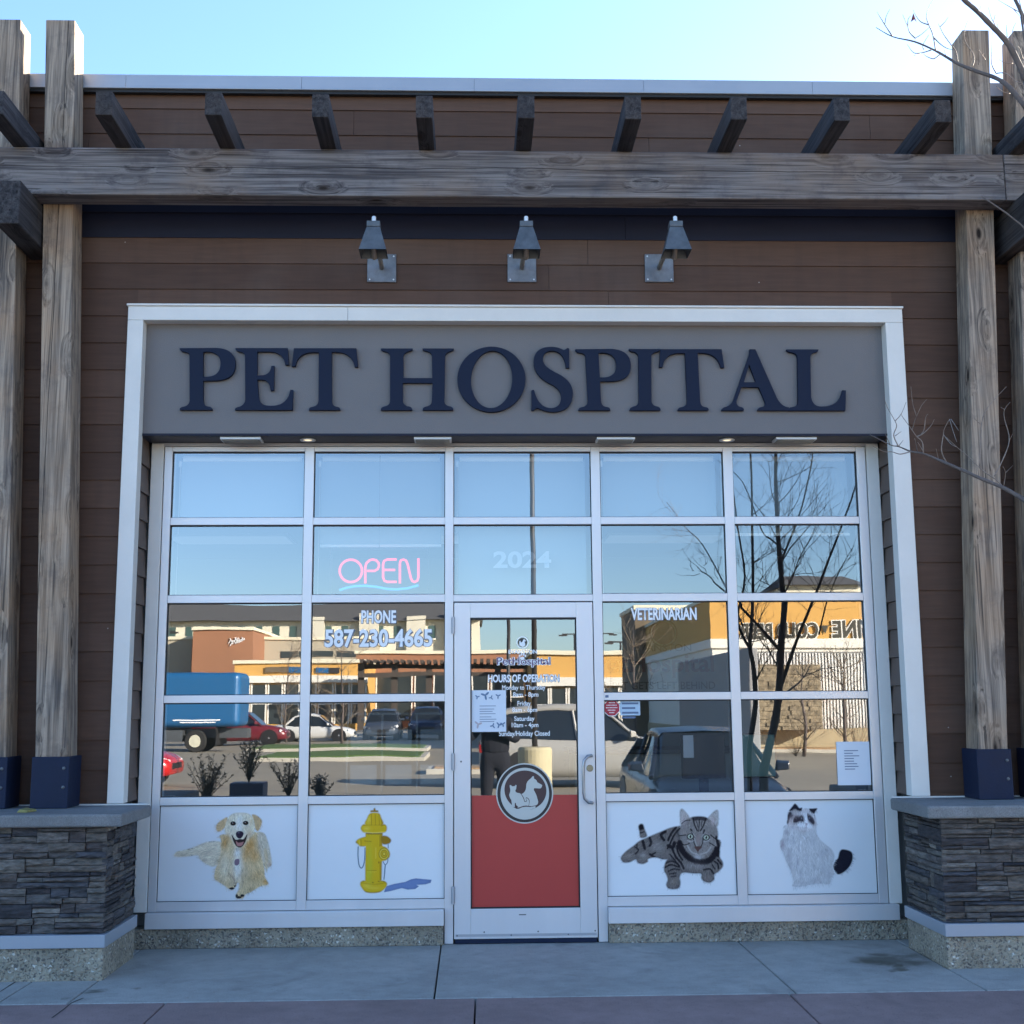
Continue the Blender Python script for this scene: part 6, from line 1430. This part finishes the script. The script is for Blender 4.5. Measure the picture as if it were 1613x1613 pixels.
# ---- the photographer, standing behind the camera
def person():
    T = thing('person', 'person in dark clothes holding up a phone, mirrored in the door glass', 'person', (.30, -8.55, gz(-8.5)))
    z0 = gz(-8.5); cx, cy = .30, -8.50
    V = {'pelvis': (0, 0, .98, .155, .11), 'belly': (0, .01, 1.12, .145, .105), 'chest': (0, .0, 1.33, .165, .12), 'neck': (0, 0, 1.50, .06, .06), 'headb': (0, .02, 1.57, .07, .08), 'head': (0, .025, 1.66, .082, .10), 'crown': (0, .015, 1.73, .06, .075),
         'hipL': (-.10, 0, .90, .095, .095), 'kneeL': (-.12, .02, .50, .062, .062), 'ankL': (-.13, -.01, .10, .042, .042), 'toeL': (-.15, .15, .04, .04, .03),
         'hipR': (.10, 0, .90, .095, .095), 'kneeR': (.12, .02, .50, .062, .062), 'ankR': (.13, -.01, .10, .042, .042), 'toeR': (.15, .15, .04, .04, .03),
         'shL': (-.19, 0, 1.42, .062, .062), 'elL': (-.33, .10, 1.20, .046, .046), 'wrL': (-.36, .30, 1.42, .030, .026), 'shR': (.19, 0, 1.42, .062, .062), 'elR': (.30, .12, 1.18, .046, .046), 'wrR': (-.22, .38, 1.46, .030, .026)}
    E_ = [('pelvis','belly'),('belly','chest'),('chest','neck'),('neck','headb'),('headb','head'),('head','crown'),('pelvis','hipL'),('hipL','kneeL'),('kneeL','ankL'),('ankL','toeL'),('pelvis','hipR'),('hipR','kneeR'),('kneeR','ankR'),('ankR','toeR'),('chest','shL'),('shL','elL'),('elL','wrL'),('chest','shR'),('shR','elR'),('elR','wrR')]
    def skin(nm, names, edges, m, grow_=1.0):
        ids = {n: i for i, n in enumerate(names)}; me = bpy.data.meshes.new(nm)
        me.from_pydata([(cx+V[n][0], cy+V[n][1], z0+V[n][2]) for n in names], [(ids[a], ids[b]) for a, b in edges], [])
        o = bpy.data.objects.new(nm, me); COL.objects.link(o); attach(o, T); o.modifiers.new('skin', 'SKIN')
        for i, n in enumerate(names): me.skin_vertices[0].data[i].radius = (V[n][3]*grow_, V[n][4]*grow_)
        me.skin_vertices[0].data[0].use_root = True
        sb = o.modifiers.new('sub', 'SUBSURF'); sb.levels = 2; sb.render_levels = 2; me.materials.append(m); return o
    SK = mat('skin', (.42, .24, .17), .55)
    body = skin('body', list(V), E_, SK)
    # hands with five fingers
    for hn, (wx, wy, wz), sx in (('wrL', V['wrL'][:3], 1), ('wrR', V['wrR'][:3], -1)):
        pass
    for hx, hy, hz, sx in ((-.36, .30, 1.42, 1), (-.22, .38, 1.46, -1)):
        hb = MB(); p0 = Vector((cx+hx, cy+hy, z0+hz)); pal = p0+Vector((.01*sx, .05, .04))
        hb.tube([p0, p0.lerp(pal, .6), pal], [.028, .038, .034], 10)
        for f in range(4):
            b_ = pal+Vector((0, .004-.018*f*.4, .018-.016*f)); hb.tube([b_, b_+Vector((.022*sx, .018, .006)), b_+Vector((.045*sx, .012, .004)), b_+Vector((.058*sx, -.004, .002))], [.010, .009, .008, .006], 8)
        b_ = p0+Vector((.012*sx, .02, .03)); hb.tube([b_, b_+Vector((.022*sx, -.004, .028)), b_+Vector((.040*sx, .002, .045))], [.011, .010, .007], 8)
        hb.build('hand', SK, body, smooth=True)
    DC = mat('dark_navy_cloth', (.008, .009, .016), .9)
    skin('jacket', ['chest', 'belly', 'pelvis', 'neck', 'shL', 'elL', 'wrL', 'shR', 'elR', 'wrR'], [('pelvis','belly'),('belly','chest'),('chest','neck'),('chest','shL'),('shL','elL'),('elL','wrL'),('chest','shR'),('shR','elR'),('elR','wrR')], DC, 1.38)
    skin('trousers', ['pelvis', 'belly', 'hipL', 'kneeL', 'ankL', 'hipR', 'kneeR', 'ankR'], [('pelvis','belly'),('pelvis','hipL'),('hipL','kneeL'),('kneeL','ankL'),('pelvis','hipR'),('hipR','kneeR'),('kneeR','ankR')], DC, 1.30)
    hd = Vector((cx, cy+.02, z0+1.66))
    hm = MB(); rg = []
    for i in range(9):
        ph = math.pi*i/8*.62; rr = math.sin(ph)*.108+.0005; rg.append([(hd.x+rr*.92*math.cos(t), hd.y-.022+rr*1.05*math.sin(t), hd.z-.01+math.cos(ph)*.118) for t in [2*math.pi*k/20 for k in range(20)]])
    hm.loft(rg).build('hair', mat('dark_hair', (.02, .014, .01), .6), T, smooth=True)
    fc = MB()
    for sx in (-1, 1): fc.lathe((hd.x+sx*.032, hd.y+.093, hd.z+.0), [(.011, 0), (.008, -.004), (.001, -.006)], 10, 'Y')
    fc.build('eyes', mat('eye_dark', (.03, .02, .02), .3), body)
    MB().loft([[(hd.x-.014, hd.y+.09, hd.z-.035), (hd.x+.014, hd.y+.09, hd.z-.035), (hd.x, hd.y+.118, hd.z-.032)], [(hd.x-.006, hd.y+.09, hd.z+.012), (hd.x+.006, hd.y+.09, hd.z+.012), (hd.x, hd.y+.098, hd.z+.01)]]).build('nose', SK, body, smooth=True)
    MB().box(hd.x-.024, hd.x+.024, hd.y+.085, hd.y+.094, hd.z-.062, hd.z-.055).build('mouth', mat('lips', (.30, .10, .09), .6), body)
    return T
person()
ph = MB().box(-.085, .075, -8.050, -8.041, CAM.z-.045, CAM.z+.035).build('phone', BLACK, bevel=.006)
tag(ph, 'black phone held up sideways by the person in dark clothes', 'phone')

# far wooded rise behind the hotel, and distant tree masses
def far_trees(x0, x1, y, z0, h, seed, label):
    rg = random.Random(seed); mb = MB(); n = int((x1-x0)/1.1)
    for k in range(n*26):
        u = rg.random(); x = x0+(x1-x0)*u; env = h*(.55+.3*math.sin(u*9+seed)+.15*math.sin(u*31)); z = z0+env*rg.random()**.6; yy = y-rg.uniform(0, 5)
        s_ = rg.uniform(.15, .5); a = Vector((rg.uniform(-1, 1), rg.uniform(-1, 1), rg.uniform(-1, 1)))*s_; b = Vector((rg.uniform(-1, 1), rg.uniform(-1, 1), rg.uniform(-1, 1)))*s_; p = Vector((x, yy, z))
        mb.add([p, p+a, p+a+b, p+b], [(0, 1, 2, 3)])
    o = mb.build('distant_trees', mat('distant_bare_trees', (.075, .06, .045), .95, noise=.3, nscale=.6)); o['kind'] = 'stuff'; tag(o, label, 'trees'); return o
far_trees(px(1088, 150), px(1240, 150), -150, GL0, 9.5, 3, 'far mass of bare trees above the corner shop')
far_trees(px(770, 140), px(1000, 140), -140, GL0, 3.2, 5, 'low far line of bare trees behind the orange shop')
